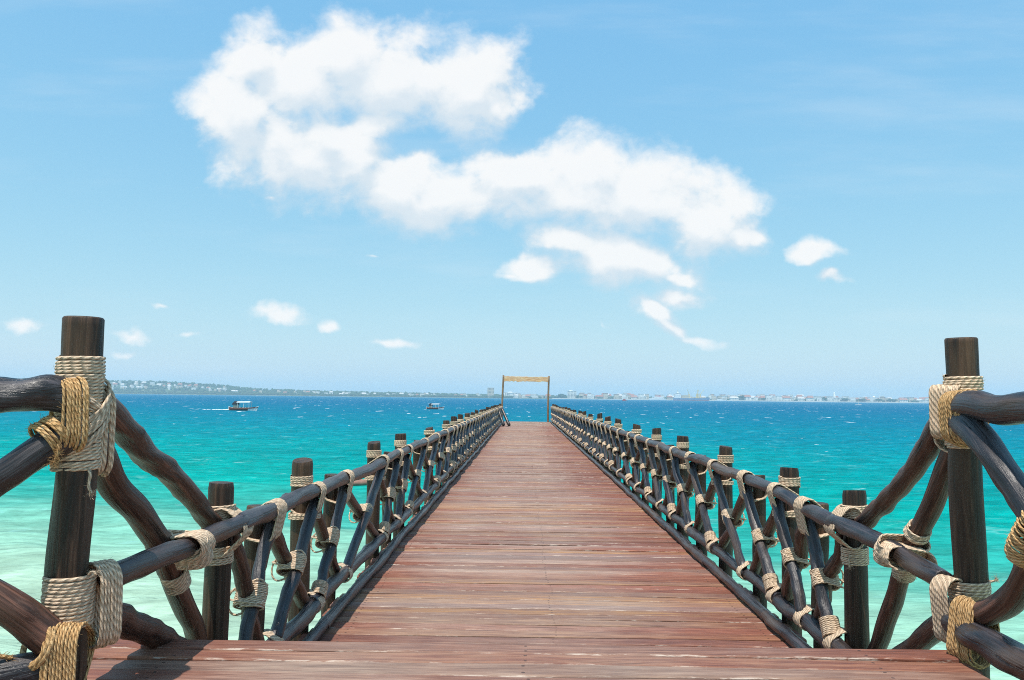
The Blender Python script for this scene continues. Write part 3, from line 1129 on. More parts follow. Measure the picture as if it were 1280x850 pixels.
def coil_on(a, b, circles, turns, r, mat, parent, xdir=(1, 0, 0), name='rope_lashing', **kw):
    """coil centred between a and b, stacked along a->b"""
    a, b = Vector(a), Vector(b)
    return rope_obj([coil_parts(circles, turns, r, **kw)], parent, basis((a + b) / 2, xdir, b - a), name, mat)


# --- braces that tie the gate posts to the railing (foreground)
R_ = rail_root[-1]
bent('brace', [(-1.56, 2.86, 1.60), (-1.56, 3.05, 1.50), (-1.57, 3.30, 1.365), (-1.56, 3.55, 1.25), (-1.545, 3.78, 1.10), (-1.53, 3.95, 0.985), (-1.50, 4.06, 0.905)], 0.054, 0.047, R_, M_BRACE, 501)
bent('brace', [(-1.56, 2.85, 1.50), (-1.57, 2.97, 1.36), (-1.575, 3.09, 1.25), (-1.56, 3.25, 1.13), (-1.545, 3.40, 1.00), (-1.535, 3.50, 0.89), (-1.54, 3.62, 0.74), (-1.56, 3.83, 0.54), (-1.56, 3.97, 0.36), (-1.55, 4.06, 0.16)], 0.058, 0.046, R_, M_BRACE, 502)
bent('brace', [(-1.55, 2.88, 0.83), (-1.55, 3.06, 0.765), (-1.55, 3.25, 0.675), (-1.55, 3.5, 0.555), (-1.55, 3.8, 0.38)], 0.060, 0.05, R_, M_BRACE, 503)
# lashings on those braces
coil_on((-1.41, 3.44, 0.948), (-1.41, 3.58, 0.948), [(0, 0, 0.047), (-0.118, 0.02, 0.05)], 14, 0.0056, M_ROPE, R_, (1, 0, 0), seed=5, tilt=0.35)
coil_on((-1.475, 3.46, 0.99), (-1.475, 3.58, 0.85), [(0.062, 0, 0.05), (-0.07, 0.0, 0.055)], 11, 0.0056, M_ROPE, R_, (1, 0, 0), seed=55)
coil_on((-1.54, 3.42, 0.985), (-1.54, 3.49, 0.905), [(0, 0, 0.05)], 9, 0.0056, M_ROPE, R_, (1, 0, 0), seed=6)
coil_on((-1.53, 3.55, 0.83), (-1.535, 3.62, 0.75), [(0, 0, 0.05)], 10, 0.0056, M_ROPE, R_, (1, 0, 0), seed=7)
coil_on((-1.42, 3.985, 0.93), (-1.42, 4.075, 0.93), [(0, 0, 0.050), (-0.09, 0.0, 0.058), (-0.07, 0.07, 0.05), (-0.06, -0.05, 0.05)], 13, 0.0056, M_ROPE, R_, (1, 0, 0), seed=8)
coil_on((-1.52, 4.04, 0.76), (-1.52, 4.04, 0.85), [(0, 0, PR)], 8, 0.0058, M_ROPE, R_, (1, 0, 0), 'rope_collar', seed=9)
R_ = rail_root[1]
bent('brace', [(1.965, 3.70, 1.60), (1.97, 3.85, 1.475), (1.975, 4.02, 1.325), (1.97, 4.20, 1.19), (1.96, 4.37, 1.075), (1.955, 4.55, 0.97), (1.95, 4.73, 0.87)], 0.054, 0.047, R_, M_BRACE, 511)
bent('brace', [(2.02, 3.73, 1.50), (2.01, 3.82, 1.33), (2.0, 3.98, 1.10), (1.985, 4.09, 0.955), (1.98, 4.20, 0.82), (1.99, 4.38, 0.56), (2.0, 4.60, 0.26), (2.0, 4.70, 0.14)], 0.052, 0.045, R_, M_BRACE, 512)
bent('brace', [(1.96, 3.66, 0.70), (1.96, 3.85, 0.565), (1.96, 4.05, 0.425), (1.96, 4.3, 0.26)], 0.056, 0.048, R_, M_BRACE, 513)
coil_on((1.85, 4.02, 0.832), (1.85, 4.17, 0.842), [(0, 0, 0.048), (0.13, 0.02, 0.048)], 15, 0.0056, M_ROPE, R_, (1, 0, 0), seed=15, tilt=-0.35)
coil_on((1.92, 4.08, 0.93), (1.92, 4.19, 0.77), [(-0.07, 0, 0.05), (0.068, 0.0, 0.05)], 11, 0.0056, M_ROPE, R_, (1, 0, 0), seed=56)
coil_on((1.985, 4.05, 1.0), (1.98, 4.13, 0.91), [(0, 0, 0.05)], 6, 0.0050, M_ROPE, R_, (1, 0, 0), seed=16, wob=1.6)
coil_on((1.985, 4.2, 0.80), (1.985, 4.27, 0.70), [(0, 0, 0.05)], 12, 0.0052, M_ROPE, R_, (1, 0, 0), seed=17)
coil_on((1.86, 4.74, 0.86), (1.86, 4.86, 0.86), [(0, 0, 0.050), (0.085, 0.0, 0.06), (0.07, 0.06, 0.05), (0.06, -0.07, 0.05)], 14, 0.0056, M_ROPE, R_, (1, 0, 0), seed=18)
coil_on((1.96, 4.815, 0.65), (1.96, 4.815, 0.75), [(0, 0, PR)], 9, 0.0058, M_ROPE, R_, (1, 0, 0), 'rope_collar', seed=19)


# --- landing railings with the tall gate posts
def landing_left():
    root = thing('landing_railing', 'dark pole railing with tall gate post at the left end of the platform', 'railing', (-1.52, 2.72, ZP), 'pole railings beside the landing platform')
    P = Vector((-1.52, 2.72, 0))
    d = Vector((-0.866, -0.5, 0))
    post = bent('post', [(-1.525, 2.72, -3.7), (-1.525, 2.72, -0.5), (-1.522, 2.724, 0.6), (-1.527, 2.718, 1.0), (-1.518, 2.722, 1.35), (-1.520, 2.73, 1.858)], 0.073, 0.065, root, M_POST, 601, 90, 26, 0.065, 12)
    q = Vector((-1.475, 2.66, 0))        # rails butt against the platform side of the post
    bent('top_rail', [q + Vector((0, 0, 1.585)) + d * t + Vector((0, 0, w)) for t, w in ((0.02, 0), (0.12, 0.006), (0.25, 0.0), (0.45, 0.018), (0.7, 0.01), (0.95, 0.0))], 0.056, 0.062, root, M_POLE, 602, 40, 20, 0.14, 9)
    bent('bottom_rail', [q + Vector((0, 0, 0.70)) + d * t + Vector((0, 0, w)) for t, w in ((-0.02, 0.01), (0.15, 0.0), (0.35, -0.01), (0.6, 0.0), (0.95, 0.0))], 0.058, 0.056, root, M_POLE, 603, 40, 20, 0.12, 7)
    e = P + d * 0.92
    bent('post', [e + Vector((0, 0, z)) for z in (-3.7, 0, 0.9, 1.86)], 0.07, 0.065, root, M_POST, 604, 40, 16, 0.05, 5)
    bent('brace', [q + d * 0.04 + Vector((0, 0, 1.46)), q + d * 0.2 + Vector((0, 0, 1.34)), q + d * 0.45 + Vector((0, 0, 1.14)), q + d * 0.88 + Vector((0, 0, 0.80))], 0.052, 0.05, root, M_POLE, 605)
    o = Vector((-0.05, 0.08, 0))
    bent('brace', [q + d * 0.05 + Vector((0, 0, 0.80)), q + d * 0.16 + Vector((0, 0, 0.90)), q + d * 0.28 + Vector((0, 0, 1.0)) + o * .4, q + d * 0.45 + Vector((0, 0, 1.14)) + o, q + d * 0.86 + Vector((0, 0, 1.46)) + o], 0.058, 0.048, root, M_BRACE, 606)
    # ropes on the gate post
    px, py = -1.521, 2.725
    coil_on((px, py, 1.335), (px, py, 1.725), [(0, 0, 0.067)], 34, 0.0061, M_ROPE, root, name='rope_collar', seed=21, per=48, sides=7, wob=.35)
    coil_on((px + .002, py, 1.46), (px + .012, py, 1.60), [(0, 0, 0.079)], 8, 0.0060, M_ROPE, root, name='rope_collar', seed=26, per=60, sides=8, tilt=0.95, wob=.6)
    coil_on((px + .002, py, 1.46), (px + .004, py, 1.58), [(0, 0, 0.074)], 5, 0.0060, M_ROPE, root, name='rope_collar', seed=41, per=60, sides=8, tilt=-0.8, wob=.8)
    # strands round post and the braces behind it
    coil_on((px + 0.005, py + 0.05, 1.465), (px + 0.055, py + 0.115, 1.465), [(0.085, 0, 0.058), (-0.09, 0.0, 0.056)], 5, 0.0060, M_ROPE, root, (0, 0, 1), seed=23, per=50, wob=.5)
    # golden coir round the rail ends
    m = basis(q + d * 0.035 + Vector((0, 0, 1.53)), (0, 0, 1), d)
    rope_obj([coil_parts([(0.055, 0, 0.056), (-0.055, 0, 0.058)], 9, 0.0048, per=60, sides=7, seed=24, wob=.8, tilt=0.30)], root, m, 'rope_lashing', M_COIR)
    m = basis(q + d * 0.085 + Vector((0, 0, 1.455)), (0, 0, 1), (d + Vector((0, 0, -0.75))).normalized())
    rope_obj([coil_parts([(0, 0, 0.054)], 7, 0.0050, per=44, sides=7, seed=25, wob=.9, tilt=.3)], root, m, 'rope_lashing', M_COIR)
    # lower joint
    coil_on((px - 0.003, py, 0.815), (px, py, 1.0), [(0, 0, 0.070)], 14, 0.0066, M_ROPE, root, name='rope_collar', seed=27, per=60, sides=8)
    coil_on((px + 0.045, py + 0.035, 0.885), (px + 0.095, py + 0.11, 0.885), [(0.065, 0, 0.060), (-0.085, 0, 0.062)], 7, 0.0060, M_ROPE, root, (0, 0, 1), seed=28, per=50)
    m = basis(q + d * 0.02 + Vector((0.015, 0.0, 0.715)), (0, 0, 1), d + Vector((.25, .2, 0)))
    rope_obj([coil_parts([(0.07, 0, 0.055), (-0.03, 0, 0.062), (0.03, 0.05, 0.06)], 11, 0.0050, per=60, sides=7, seed=29, wob=.8, tilt=-0.3)], root, m, 'rope_lashing', M_COIR)
    m = basis(q + d * 0.10 + Vector((0, 0, 0.775)), (0, 0, 1), (d + Vector((0, 0, 0.5))).normalized())
    rope_obj([coil_parts([(0.02, 0, 0.06)], 2.6, 0.0085, per=40, sides=7, seed=30, wob=1.2, tilt=.4)], root, m, 'rope_lashing', M_COIR)
    return root


def landing_right():
    root = thing('landing_railing', 'dark pole railing with tall gate post at the right end of the platform', 'railing', (1.96, 3.60, ZP), 'pole railings beside the landing platform')
    px, py = 1.962, 3.605
    bent('post', [(1.968, 3.61, -3.7), (1.968, 3.61, 0.4), (1.972, 3.605, 0.8), (1.958, 3.60, 1.25), (1.962, 3.60, 1.5), (1.958, 3.60, 1.888)], 0.075, 0.066, root, M_POST, 611, 90, 26, 0.065, 12)
    xr = 1.86
    bent('top_rail', [(xr + .04, 3.58, 1.585), (xr + .01, 3.35, 1.59), (xr, 3.15, 1.575), (xr, 2.9, 1.588), (xr, 2.5, 1.58), (xr, 2.1, 1.585)], 0.058, 0.060, root, M_POLE, 612, 50, 20, 0.045, 8)
    bent('bottom_rail', [(xr + .02, 3.56, 0.64), (xr, 3.3, 0.645), (xr, 3.0, 0.635), (xr, 2.6, 0.65), (xr, 2.1, 0.64)], 0.060, 0.060, root, M_POLE, 613, 44, 20, 0.12, 8)
    bent('post', [(1.965, 2.15, -3.7), (1.965, 2.15, 0.5), (1.965, 2.15, 1.3), (1.96, 2.15, 1.87)], 0.07, 0.066, root, M_POST, 614, 40, 16, 0.05, 5)
    bent('brace', [(xr + .02, 3.50, 1.535), (xr, 3.32, 1.47), (xr - .01, 3.15, 1.35), (xr, 3.02, 1.24), (xr, 2.8, 1.06), (xr + .01, 2.45, 0.83), (xr + .05, 2.2, 0.68)], 0.056, 0.05, root, M_POLE, 615)
    bent('brace', [(xr + .05, 3.52, 0.70), (xr + .05, 3.35, 0.75), (xr + .06, 3.2, 0.86), (xr + .06, 3.06, 1.03), (xr + .07, 2.92, 1.16), (xr + .08, 2.5, 1.38), (xr + .09, 2.2, 1.54)], 0.052, 0.05, root, M_BRACE, 616)
    # ropes
    coil_on((px, py, 1.655), (px, py, 1.72), [(0, 0, 0.068)], 5, 0.0066, M_ROPE, root, name='rope_collar', seed=31, per=60, sides=8)
    coil_on((px, py, 1.40), (px, py, 1.47), [(0, 0, 0.070)], 5.5, 0.0066, M_ROPE, root, name='rope_collar', seed=32, per=60, sides=8)
    coil_on((px - 0.04, py - .06, 1.555), (px - 0.105, py + .05, 1.555), [(0.085, 0, 0.03), (-0.075, 0, 0.035)], 12, 0.0060, M_ROPE, root, (0, 0, 1), seed=33, per=56, sides=7)
    coil_on((px + 0.02, py + 0.10, 1.515), (px - 0.04, py + 0.04, 1.515), [(0.07, 0, 0.066), (-0.07, 0, 0.062)], 9, 0.0058, M_ROPE, root, (0, 0, 1), seed=34, per=50)
    m = basis(Vector((xr + .03, 3.475, 1.555)), (0, 0, 1), (0.15, -1, 0))
    rope_obj([coil_parts([(0.03, 0, 0.060), (-0.075, 0, 0.055)], 16, 0.0048, per=60, sides=7, seed=35, wob=.8, tilt=-0.12)], root, m, 'rope_lashing', M_COIR)
    coil_on((px + .002, py, 0.74), (px, py, 0.83), [(0, 0, 0.073)], 7, 0.0066, M_ROPE, root, name='rope_collar', seed=36, per=60, sides=8)
    coil_on((px - 0.075, py - .05, 0.70), (px - 0.105, py + 0.04, 0.70), [(0.075, 0, 0.055), (-0.10, 0, 0.04)], 9, 0.0056, M_ROPE, root, (0, 0, 1), seed=37, per=50)
    m = basis(Vector((xr + .035, 3.455, 0.635)), (0, 0, 1), (0.3, -1, 0))
    rope_obj([coil_parts([(0.085, 0.0, 0.055), (-0.01, 0, 0.066), (-.06, 0.02, .055)], 14, 0.0048, per=60, sides=7, seed=38, wob=.8, tilt=-0.1)], root, m, 'rope_lashing', M_COIR)
    m = basis(Vector((xr + .03, 2.99, 1.11)), (1, 0, 0), (0, -0.55, 0.75))
    rope_obj([coil_parts([(-0.03, 0, 0.056), (0.03, 0, 0.056)], 22, 0.0048, per=44, sides=7, seed=39, wob=.8)], root, m, 'rope_lashing', M_COIR)
    return root


land_l = landing_left()
land_r = landing_right()


def tail(parent, p, pts, mat, r=0.005, seed=0):
    """a loose rope end"""
    P = resample([np.array(q) for q in [(0, 0, 0)] + pts], 16)
    v, f, g = sweep_rope(P, r, 6)
    rope_obj([(v, f, g), fuzz([(v[-12:], f, g)], 26, .008, .02, seed)], parent, Matrix.Translation(p), 'rope_end', mat)


tail(land_l, (-1.455, 2.685, 1.345), [(.012, -.01, -.02), (.010, -.012, -.055), (.02, -.012, -.08)], M_ROPE)
tail(land_l, (-1.446, 2.70, 0.995), [(.014, -.004, .008), (.026, .0, .002)], M_ROPE)
tail(land_l, (-1.60, 2.56, 0.765), [(-.03, -.03, .012), (-.06, -.05, .0), (-.085, -.07, -.02)], M_COIR, .007)
tail(land_l, (-1.505, 2.585, 1.44), [(.01, -.012, -.03), (.0, -.012, -.065)], M_COIR, .0045)
tail(land_r, (2.025, 3.56, 1.425), [(.012, -.012, -.015), (.016, -.016, -.04), (.012, -.018, -.06)], M_ROPE)
tail(land_r, (2.03, 3.57, 0.826), [(.014, -.01, .004), (.026, -.012, .012)], M_ROPE)
tail(rail_root[1], (1.945, 4.235, 0.735), [(-.004, -.012, -.03), (.004, -.016, -.055)], M_ROPE)
tail(rail_root[-1], (-1.455, 3.50, 0.905), [(.016, -.006, -.03), (.012, -.010, -.07)], M_ROPE)
tail(rail_root[1], (1.905, 4.755, 0.70), [(-.010, -.012, -.025), (-.006, -.014, -.06)], M_ROPE)


# ------------------------------------------------------------------ arch at the end of the pier
def build_arch():
    root = thing('wooden_gateway', 'bare timber goalpost frame standing at the far end of the pier', 'gateway', (0, 0, 0))
    bent('post', [(-1.40, 52.9, -0.4), (-1.39, 52.9, 1.2), (-1.33, 52.9, 3.06)], 0.068, 0.062, root, M_GATEPOST, 701, 12, 10, .05, 2)
    bent('post', [(1.63, 52.9, -0.4), (1.635, 52.9, 1.2), (1.67, 52.9, 3.03)], 0.068, 0.062, root, M_GATEPOST, 702, 12, 10, .05, 2)
    v, f = [], []
    n = 24
    rg = np.random.default_rng(5)
    for i in range(n):
        x = -1.28 + 2.88 * i / (n - 1)
        zt = 2.98 + rg.normal(0, .012) - 0.012 * i / n
        zb = 2.66 + rg.normal(0, .02)
        v += [(x, 52.82, zb), (x, 52.82, zt), (x, 52.97, zt + .01), (x, 52.97, zb - .005)]
    for i in range(n - 1):
        for j in range(4):
            k = (j + 1) % 4
            f.append((4 * i + j, 4 * i + k, 4 * i + 4 + k, 4 * i + 4 + j))
    f += [(3, 2, 1, 0), tuple(4 * (n - 1) + j for j in range(4))]
    g = [(p[2] * 1.0, p[1], p[0]) for p in v]
    obj('crossbeam', mesh_np('crossbeam', v, f, M_GATEWOOD, g, False), root)
    return root


build_arch()
for i, (a, b, lab) in enumerate([((-1.06, 44.0, 0.07), (-1.42, 44.6, 1.0), 'dark log leaning on the far end of the left railing, nearer the railing'),
                                 ((-0.76, 44.1, 0.07), (-1.20, 44.8, 0.98), 'dark log leaning beside the far left railing, foot farther out on the walkway')]):
    a, b = Vector(a), Vector(b)
    me = log_mesh('leaning_log', [np.zeros(3), np.array((b - a) / 2), np.array(b - a)], 0.085, 0.075, M_POLE, 10, 10, .06, 2, 720 + i)
    obj('leaning_log', me, None, Matrix.Translation(a), label=lab, category='log', group='logs leaning at the end of the pier')


# ------------------------------------------------------------------ boats
def loft(sections, mi=0, close_ends=True):
    """sections: list of lists of points"""
    n = len(sections[0])
    v = [p for s in sections for p in s]
    f = []
    for i in range(len(sections) - 1):
        for j in range(n - 1):
            f.append((i * n + j, (i + 1) * n + j, (i + 1) * n + j + 1, i * n + j + 1))
    f.append(tuple(range(n)))
    f.append(tuple((len(sections) - 1) * n + j for j in range(n - 1, -1, -1)))
    return v, f


def hull_mesh(L, B, D, mats, name='hull', sheer=0.35, white_bow=True):
    """open wooden hull along +x, bow forward"""
    secs = []
    xs = [-0.5, -0.42, -0.25, 0.0, 0.2, 0.34, 0.43, 0.5]
    bw = [0.62, 0.80, 0.97, 1.0, 0.88, 0.6, 0.32, 0.04]
    for x, w in zip(xs, bw):
        z1 = D * (0.62 + sheer * (2 * x) ** 2 * (1.25 if x > 0 else 0.45))
        zk = -0.25 * D + (0.25 * D * max(0, (x - 0.3) / 0.2) ** 2)
        hb = B / 2 * w
        X = x * L
        rake = 0.06 * L * max(0, x) * 2
        secs.append([(X + rake, hb * 0.96, z1), (X + rake * .5, hb, z1 * .62), (X, hb * 0.8, 0.0), (X - rake * .3, 0.0, zk), (X, -hb * 0.8, 0.0), (X + rake * .5, -hb, z1 * .62), (X + rake, -hb * 0.96, z1)])
    v, f = loft(secs)
    n = 7
    # sunken deck
    o = len(v)
    for s_ in secs:
        v.append((s_[0][0], s_[0][1] * .93, s_[0][2] - 0.16 * D))
        v.append((s_[6][0], s_[6][1] * .93, s_[6][2] - 0.16 * D))
    m = [0] * len(f)
    for i in range(len(secs) - 1):
        f.append((o + 2 * i, o + 2 * i + 1, o + 2 * i + 3, o + 2 * i + 2))
        m.append(0)
        f.append((i * n, (i + 1) * n, o + 2 * i + 2, o + 2 * i))
        m.append(1)
        f.append((i * n + 6, o + 2 * i + 1, o + 2 * i + 3, (i + 1) * n + 6))
        m.append(1)
    # white waterline at the bow
    for q, face in enumerate(f[:7 * 6]):
        if white_bow and (q // 6) >= 4 and (q % 6) in (1, 4):
            m[q] = 1
    return mesh_np(name, v, f, None, None, False, m, mats)


def dhow(loc, L, label, heading, group):
    root = thing('tour_boat', label, 'boat', loc, group, None, heading)
    B, D = L * 0.24, L * 0.15
    obj('hull', hull_mesh(L, B, D, [M_HULLB, M_PAINTW]), root)
    can = MB()
    n = 7
    v, f = [], []
    z0 = D * 2.05
    for x in (-0.20 * L, 0.28 * L):
        for j in range(n):
            t = -1 + 2 * j / (n - 1)
            v.append((x, t * B * 0.52, z0 + 0.10 * D * (1 - t * t) + 0.02 * x))
        for j in range(n):
            t = 1 - 2 * j / (n - 1)
            v.append((x, t * B * 0.52, z0 - 0.24 * D + 0.10 * D * (1 - t * t) + 0.02 * x))
    k = 2 * n
    for j in range(k):
        f.append((j, (j + 1) % k, k + (j + 1) % k, k + j))
    f += [tuple(range(k - 1, -1, -1)), tuple(range(k, 2 * k))]
    obj('canopy', mesh_np('canopy', v, f, M_PAINTW, None, False), root)
    for x in (-0.17 * L, 0.05 * L, 0.25 * L):
        for sy in (-1, 1):
            obj('canopy_post', MB().bar((x, sy * B * 0.44, D * 0.55), (x, sy * B * 0.44, z0 - 0.15 * D), 0.05).build('canopy_post', M_PAINTW), root)
    # dark tarpaulin hood over the stern
    secs = []
    for x, h in ((-0.37 * L, 0.45), (-0.33 * L, 0.85), (-0.26 * L, 1.0), (-0.19 * L, 0.9)):
        secs.append([(x, B * 0.46 * math.cos(a_), D * 1.35 + D * 0.95 * h * math.sin(a_)) for a_ in np.linspace(0, math.pi, 8)])
    v, f = loft(secs)
    obj('stern_hood', mesh_np('stern_hood', v, f, M_TARP, None, True), root)
    cb = MB().box(-0.34 * L, -0.20 * L, -B * 0.3, B * 0.3, D * 0.45, D * 1.3)
    obj('stern_cabin', cb.build('stern_cabin', M_CREAM), root)
    eng = MB().box(-0.53 * L, -0.49 * L, -0.2, 0.2, 0.1, D * 0.95).box(-0.51 * L, -0.5 * L, -0.06, 0.06, -0.5, 0.098)
    obj('outboard_motor', eng.build('outboard_motor', M_PAINTW), root)
    for j in range(4):
        x = -0.1 * L + j * 0.1 * L
        obj('bench', MB().box(x, x + 0.035 * L, -B * 0.4, B * 0.4, D * 0.66, D * 0.74).build('bench', M_CREAM), root)
    return root


def px_on_water(px, py, extra=0.0):
    d = CAM_ROT.to_3x3() @ Vector(((px - 640) / 1000.0, -(py - 425) / 1000.0, -1.0))
    t = (WATER_Z + extra - EYE.z) / d.z
    return EYE + d * t


b1 = px_on_water(304, 513.2)
dhow((b1.x, b1.y, WATER_Z), 7.8 * b1.y / 220, 'larger tour boat with long white canopy trailing a wake, at left', math.radians(-4), 'canopied tour boats on the sea')
b2 = px_on_water(544, 511.6)
dhow((b2.x, b2.y, WATER_Z), 6.2 * b2.y / 284, 'smaller tour boat with short white canopy, just left of the pier', math.radians(-14), 'canopied tour boats on the sea')
# wake of the first boat
v, f = [], []
rg = np.random.default_rng(3)
for k in range(36):
    t = rg.random()
    x = b1.x - 4.4 - 7.5 * t ** 1.5
    y = b1.y + 0.6 * rg.normal() * (0.4 + t) + 1.1 * t
    a = rg.uniform(0.3, 1.0) * (1.1 - 0.6 * t)
    o = len(v)
    n = 7
    for j in range(n):
        th = 2 * math.pi * j / n
        v.append((x + a * math.cos(th) * rg.uniform(.7, 1.2), y + 0.3 * a * math.sin(th), WATER_Z + 0.17))
    v.append((x, y, WATER_Z + 0.17 + 0.12 * a))
    f += [(o + j, o + (j + 1) % n, o + n) for j in range(n)]
obj('wake_foam', mesh_np('wake_foam', v, f, M_FOAM, None, True), None, None, kind='stuff', label='white foam of the wake behind the tour boat', category='foam')


def small_boat(px, py, L, label, kind, heading=0.0):
    p = px_on_water(px, py)
    root = thing('small_boat', label, 'boat', (p.x, p.y, WATER_Z), 'small distant boats', None, heading)
    obj('hull', hull_mesh(L, L * 0.3, L * 0.16, [M_REDP if kind == 'red' else M_PAINTW, M_PAINTW]), root)
    if kind == 'red':
        obj('cabin', MB().box(-0.3 * L, 0.1 * L, -0.1 * L, 0.1 * L, 0.1 * L, 0.34 * L).build('cabin', M_REDP), root)
    elif kind == 'sail':
        obj('mast', MB().bar((0.05 * L, 0, 0.05 * L), (0.05 * L, 0, 1.1 * L), 0.012 * L).build('mast', M_GATEWOOD), root)
        if L < 10:
            return root
        sv = [(-0.4 * L, 0.0, 0.22 * L), (0.3 * L, 0.02 * L, 0.2 * L), (-0.05 * L, 0.03 * L, 1.15 * L), (-0.4 * L, 0.03, 0.22 * L), (0.3 * L, 0.02 * L + .03, 0.2 * L), (-0.05 * L, 0.03 * L + .03, 1.15 * L)]
        obj('sail', mesh_np('sail', sv, [(0, 1, 2), (5, 4, 3), (0, 3, 4, 1), (1, 4, 5, 2), (2, 5, 3, 0)], M_PAINTW, None, False), root)
    else:
        obj('cabin', MB().box(-0.2 * L, 0.2 * L, -0.1 * L, 0.1 * L, 0.1 * L, 0.3 * L).build('cabin', M_PAINTW), root)
    return root


small_boat(781, 501.0, 11.0, 'tiny red and white boat on open water right of the pier end', 'red', 0.2)
small_boat(1073, 506.5, 7.0, 'tiny white boat with a mast near the far right shore', 'sail', 0.1)
small_boat(603.5, 497.2, 26.0, 'tiny white sailboat close to the shore left of the gateway', 'sail', 0.3)

# floating log seen through the left railing
p = px_on_water(447, 609.0)
me = log_mesh('floating_log', [np.array((-0.9, 0, -0.02)), np.array((-0.2, 0, 0.10)), np.array((0.5, 0, 0.20)), np.array((1.1, 0.0, 0.34))], 0.13, 0.17, M_DRIFT, 12, 16, .12, 4, 777)
obj('floating_log', me, None, Matrix.Translation((p.x, p.y, WATER_Z + 0.06)), label='reddish weathered log floating in the water, seen through the left railing', category='log')


# ------------------------------------------------------------------ far shore (3.2 km off)
SHORE_Y = 3200.0


def X_at(px, y):
    u, v = px_dir(px, 497)
    return u * y


PROF_PX = [-500, -200, 0, 60, 140, 200, 240, 280, 300, 330, 400, 480, 560, 640, 700, 780, 900, 1000, 1100, 1170, 1215, 1240]
PROF_H = [30, 46, 58, 58, 55, 53, 48, 38, 30, 24, 18, 15, 12, 10, 9, 9, 8, 8, 7, 6, 1.5, -3]


def shore_h(x, s):
    """ground height; s in metres inland"""
    px = 654 + 1000 * x / (SHORE_Y + s)
    top = float(np.interp(px, PROF_PX, PROF_H))
    base = min(top, 2.2)
    k = min(1.0, max(0.0, s / 12.0)) * base
    u = max(0.0, min(1.0, (s - 30) / 420.0))
    return -1.2 + 1.2 * min(1, s / 8 + .2) + k + (top - base) * (u * u * (3 - 2 * u))


def build_shore():
    xs = np.linspace(X_at(-500, SHORE_Y), X_at(1240, SHORE_Y), 150)
    ss = [0, 6, 14, 26, 40, 80, 130, 180, 230, 290, 350, 420, 500, 620, 760]
    v = []
    for j, s_ in enumerate(ss):
        for x in xs:
            h = shore_h(x, s_) + (rng.normal(0, 0.8) if s_ > 100 and s_ < 700 else 0)
            wob = 10 * math.sin(x * .004) + 6 * math.sin(x * .013 + 1)
            if s_ == 760:
                h = max(h - 25, -2.0)
            v.append((x, SHORE_Y + wob + s_, WATER_Z + h))
    nx = len(xs)
    i, j = np.meshgrid(np.arange(len(ss) - 1), np.arange(nx - 1), indexing='ij')
    F = np.stack([i * nx + j, i * nx + j + 1, (i + 1) * nx + j + 1, (i + 1) * nx + j], -1).reshape(-1, 4)
    obj('far_shore', mesh_np('far_shore', np.array(v), F, M_SHORE), None, None, kind='structure', label='low green shore across the water, rising to a hill at the left', category='land')


build_shore()


def ground(x, s):
    wob = 10 * math.sin(x * .004) + 6 * math.sin(x * .013 + 1)
    return Vector((x, SHORE_Y + wob + s, WATER_Z + shore_h(x, s) - 0.3))


ICO = []


def ico_pts():
    import bmesh
    bm = bmesh.new()
    bmesh.ops.create_icosphere(bm, subdivisions=1, radius=1.0)
    v = np.array([p.co[:] for p in bm.verts])
    f = np.array([[q.index for q in p.verts] for p in bm.faces])
    bm.free()
    return v, f


IV, IF = ico_pts()


def clumps(positions, sizes, mat, name, seed):
    rg = np.random.default_rng(seed)
    V, F = [], []
    for k, (p, sz) in enumerate(zip(positions, sizes)):
        q = IV * (1 + rg.normal(0, .22, (len(IV), 1))) * np.array([sz[0], sz[0], sz[1]]) + np.array(p)
        F.append(IF + k * len(IV))
        V.append(q)
    return mesh_np(name, np.vstack(V), np.vstack(F), mat, None, False)


def build_woods():
    rg = np.random.default_rng(21)
    pos, siz = [], []
    for _ in range(5200):
        px = rg.uniform(-60, 1180)
        s_ = rg.uniform(16, 470) if px < 700 else (rg.uniform(40, 330))
        dens = 1.0 if px < 640 else 0.55
        if rg.random() > dens:
            continue
        x = X_at(px, SHORE_Y + s_)
        g = ground(x, s_)
        h = rg.uniform(3.0, 6.5) * (0.9 if px < 700 else 1.0)
        w = rg.uniform(3.5, 9.5)
        pos.append((g.x, g.y, g.z + h * 0.75))
        siz.append((w, h))
    o = obj('shore_woodland', clumps(pos, siz, M_LEAF, 'shore_woodland', 5), None, None, kind='stuff', label='band of green woodland along the far shore', category='woodland')


build_woods()


def house_mesh(kind, wall, roof):
    """a small far house, about 1 unit wide along x, facing -y"""
    mb = MB()
    if kind == 'flat':
        mb.box(-0.5, 0.5, -0.3, 0.3, -0.3, 0.5, 0)
        mb.box(-0.52, 0.52, -0.32, 0.32, 0.502, 0.56, 1)
        nwin = 5
    elif kind == 'gable':
        mb.box(-0.5, 0.5, -0.3, 0.3, -0.3, 0.36, 0)
        v = [(-.54, -.35, .362), (.54, -.35, .362), (.54, .35, .362), (-.54, .35, .362), (-.44, 0, .6), (.44, 0, .6)]
        mb.add(v, [(0, 3, 2, 1), (0, 1, 5, 4), (2, 3, 4, 5), (1, 2, 5), (3, 0, 4)], 1)
        nwin = 4
    else:
        mb.box(-0.5, 0.12, -0.3, 0.3, -0.3, 0.62, 0)
        mb.box(0.123, 0.5, -0.28, 0.3, -0.3, 0.40, 0)
        mb.box(-0.52, 0.14, -0.32, 0.32, 0.622, 0.67, 1)
        mb.box(0.143, 0.52, -0.30, 0.32, 0.402, 0.44, 1)
        nwin = 5
    for k in range(nwin):
        x = -0.42 + 0.84 * (k + 0.5) / nwin
        for z in (0.05, 0.22):
            mb.box(x - .035, x + .035, -0.306, -0.302, z, z + 0.09, 2)
    return mb.build('house', [wall, roof, M_PANE])


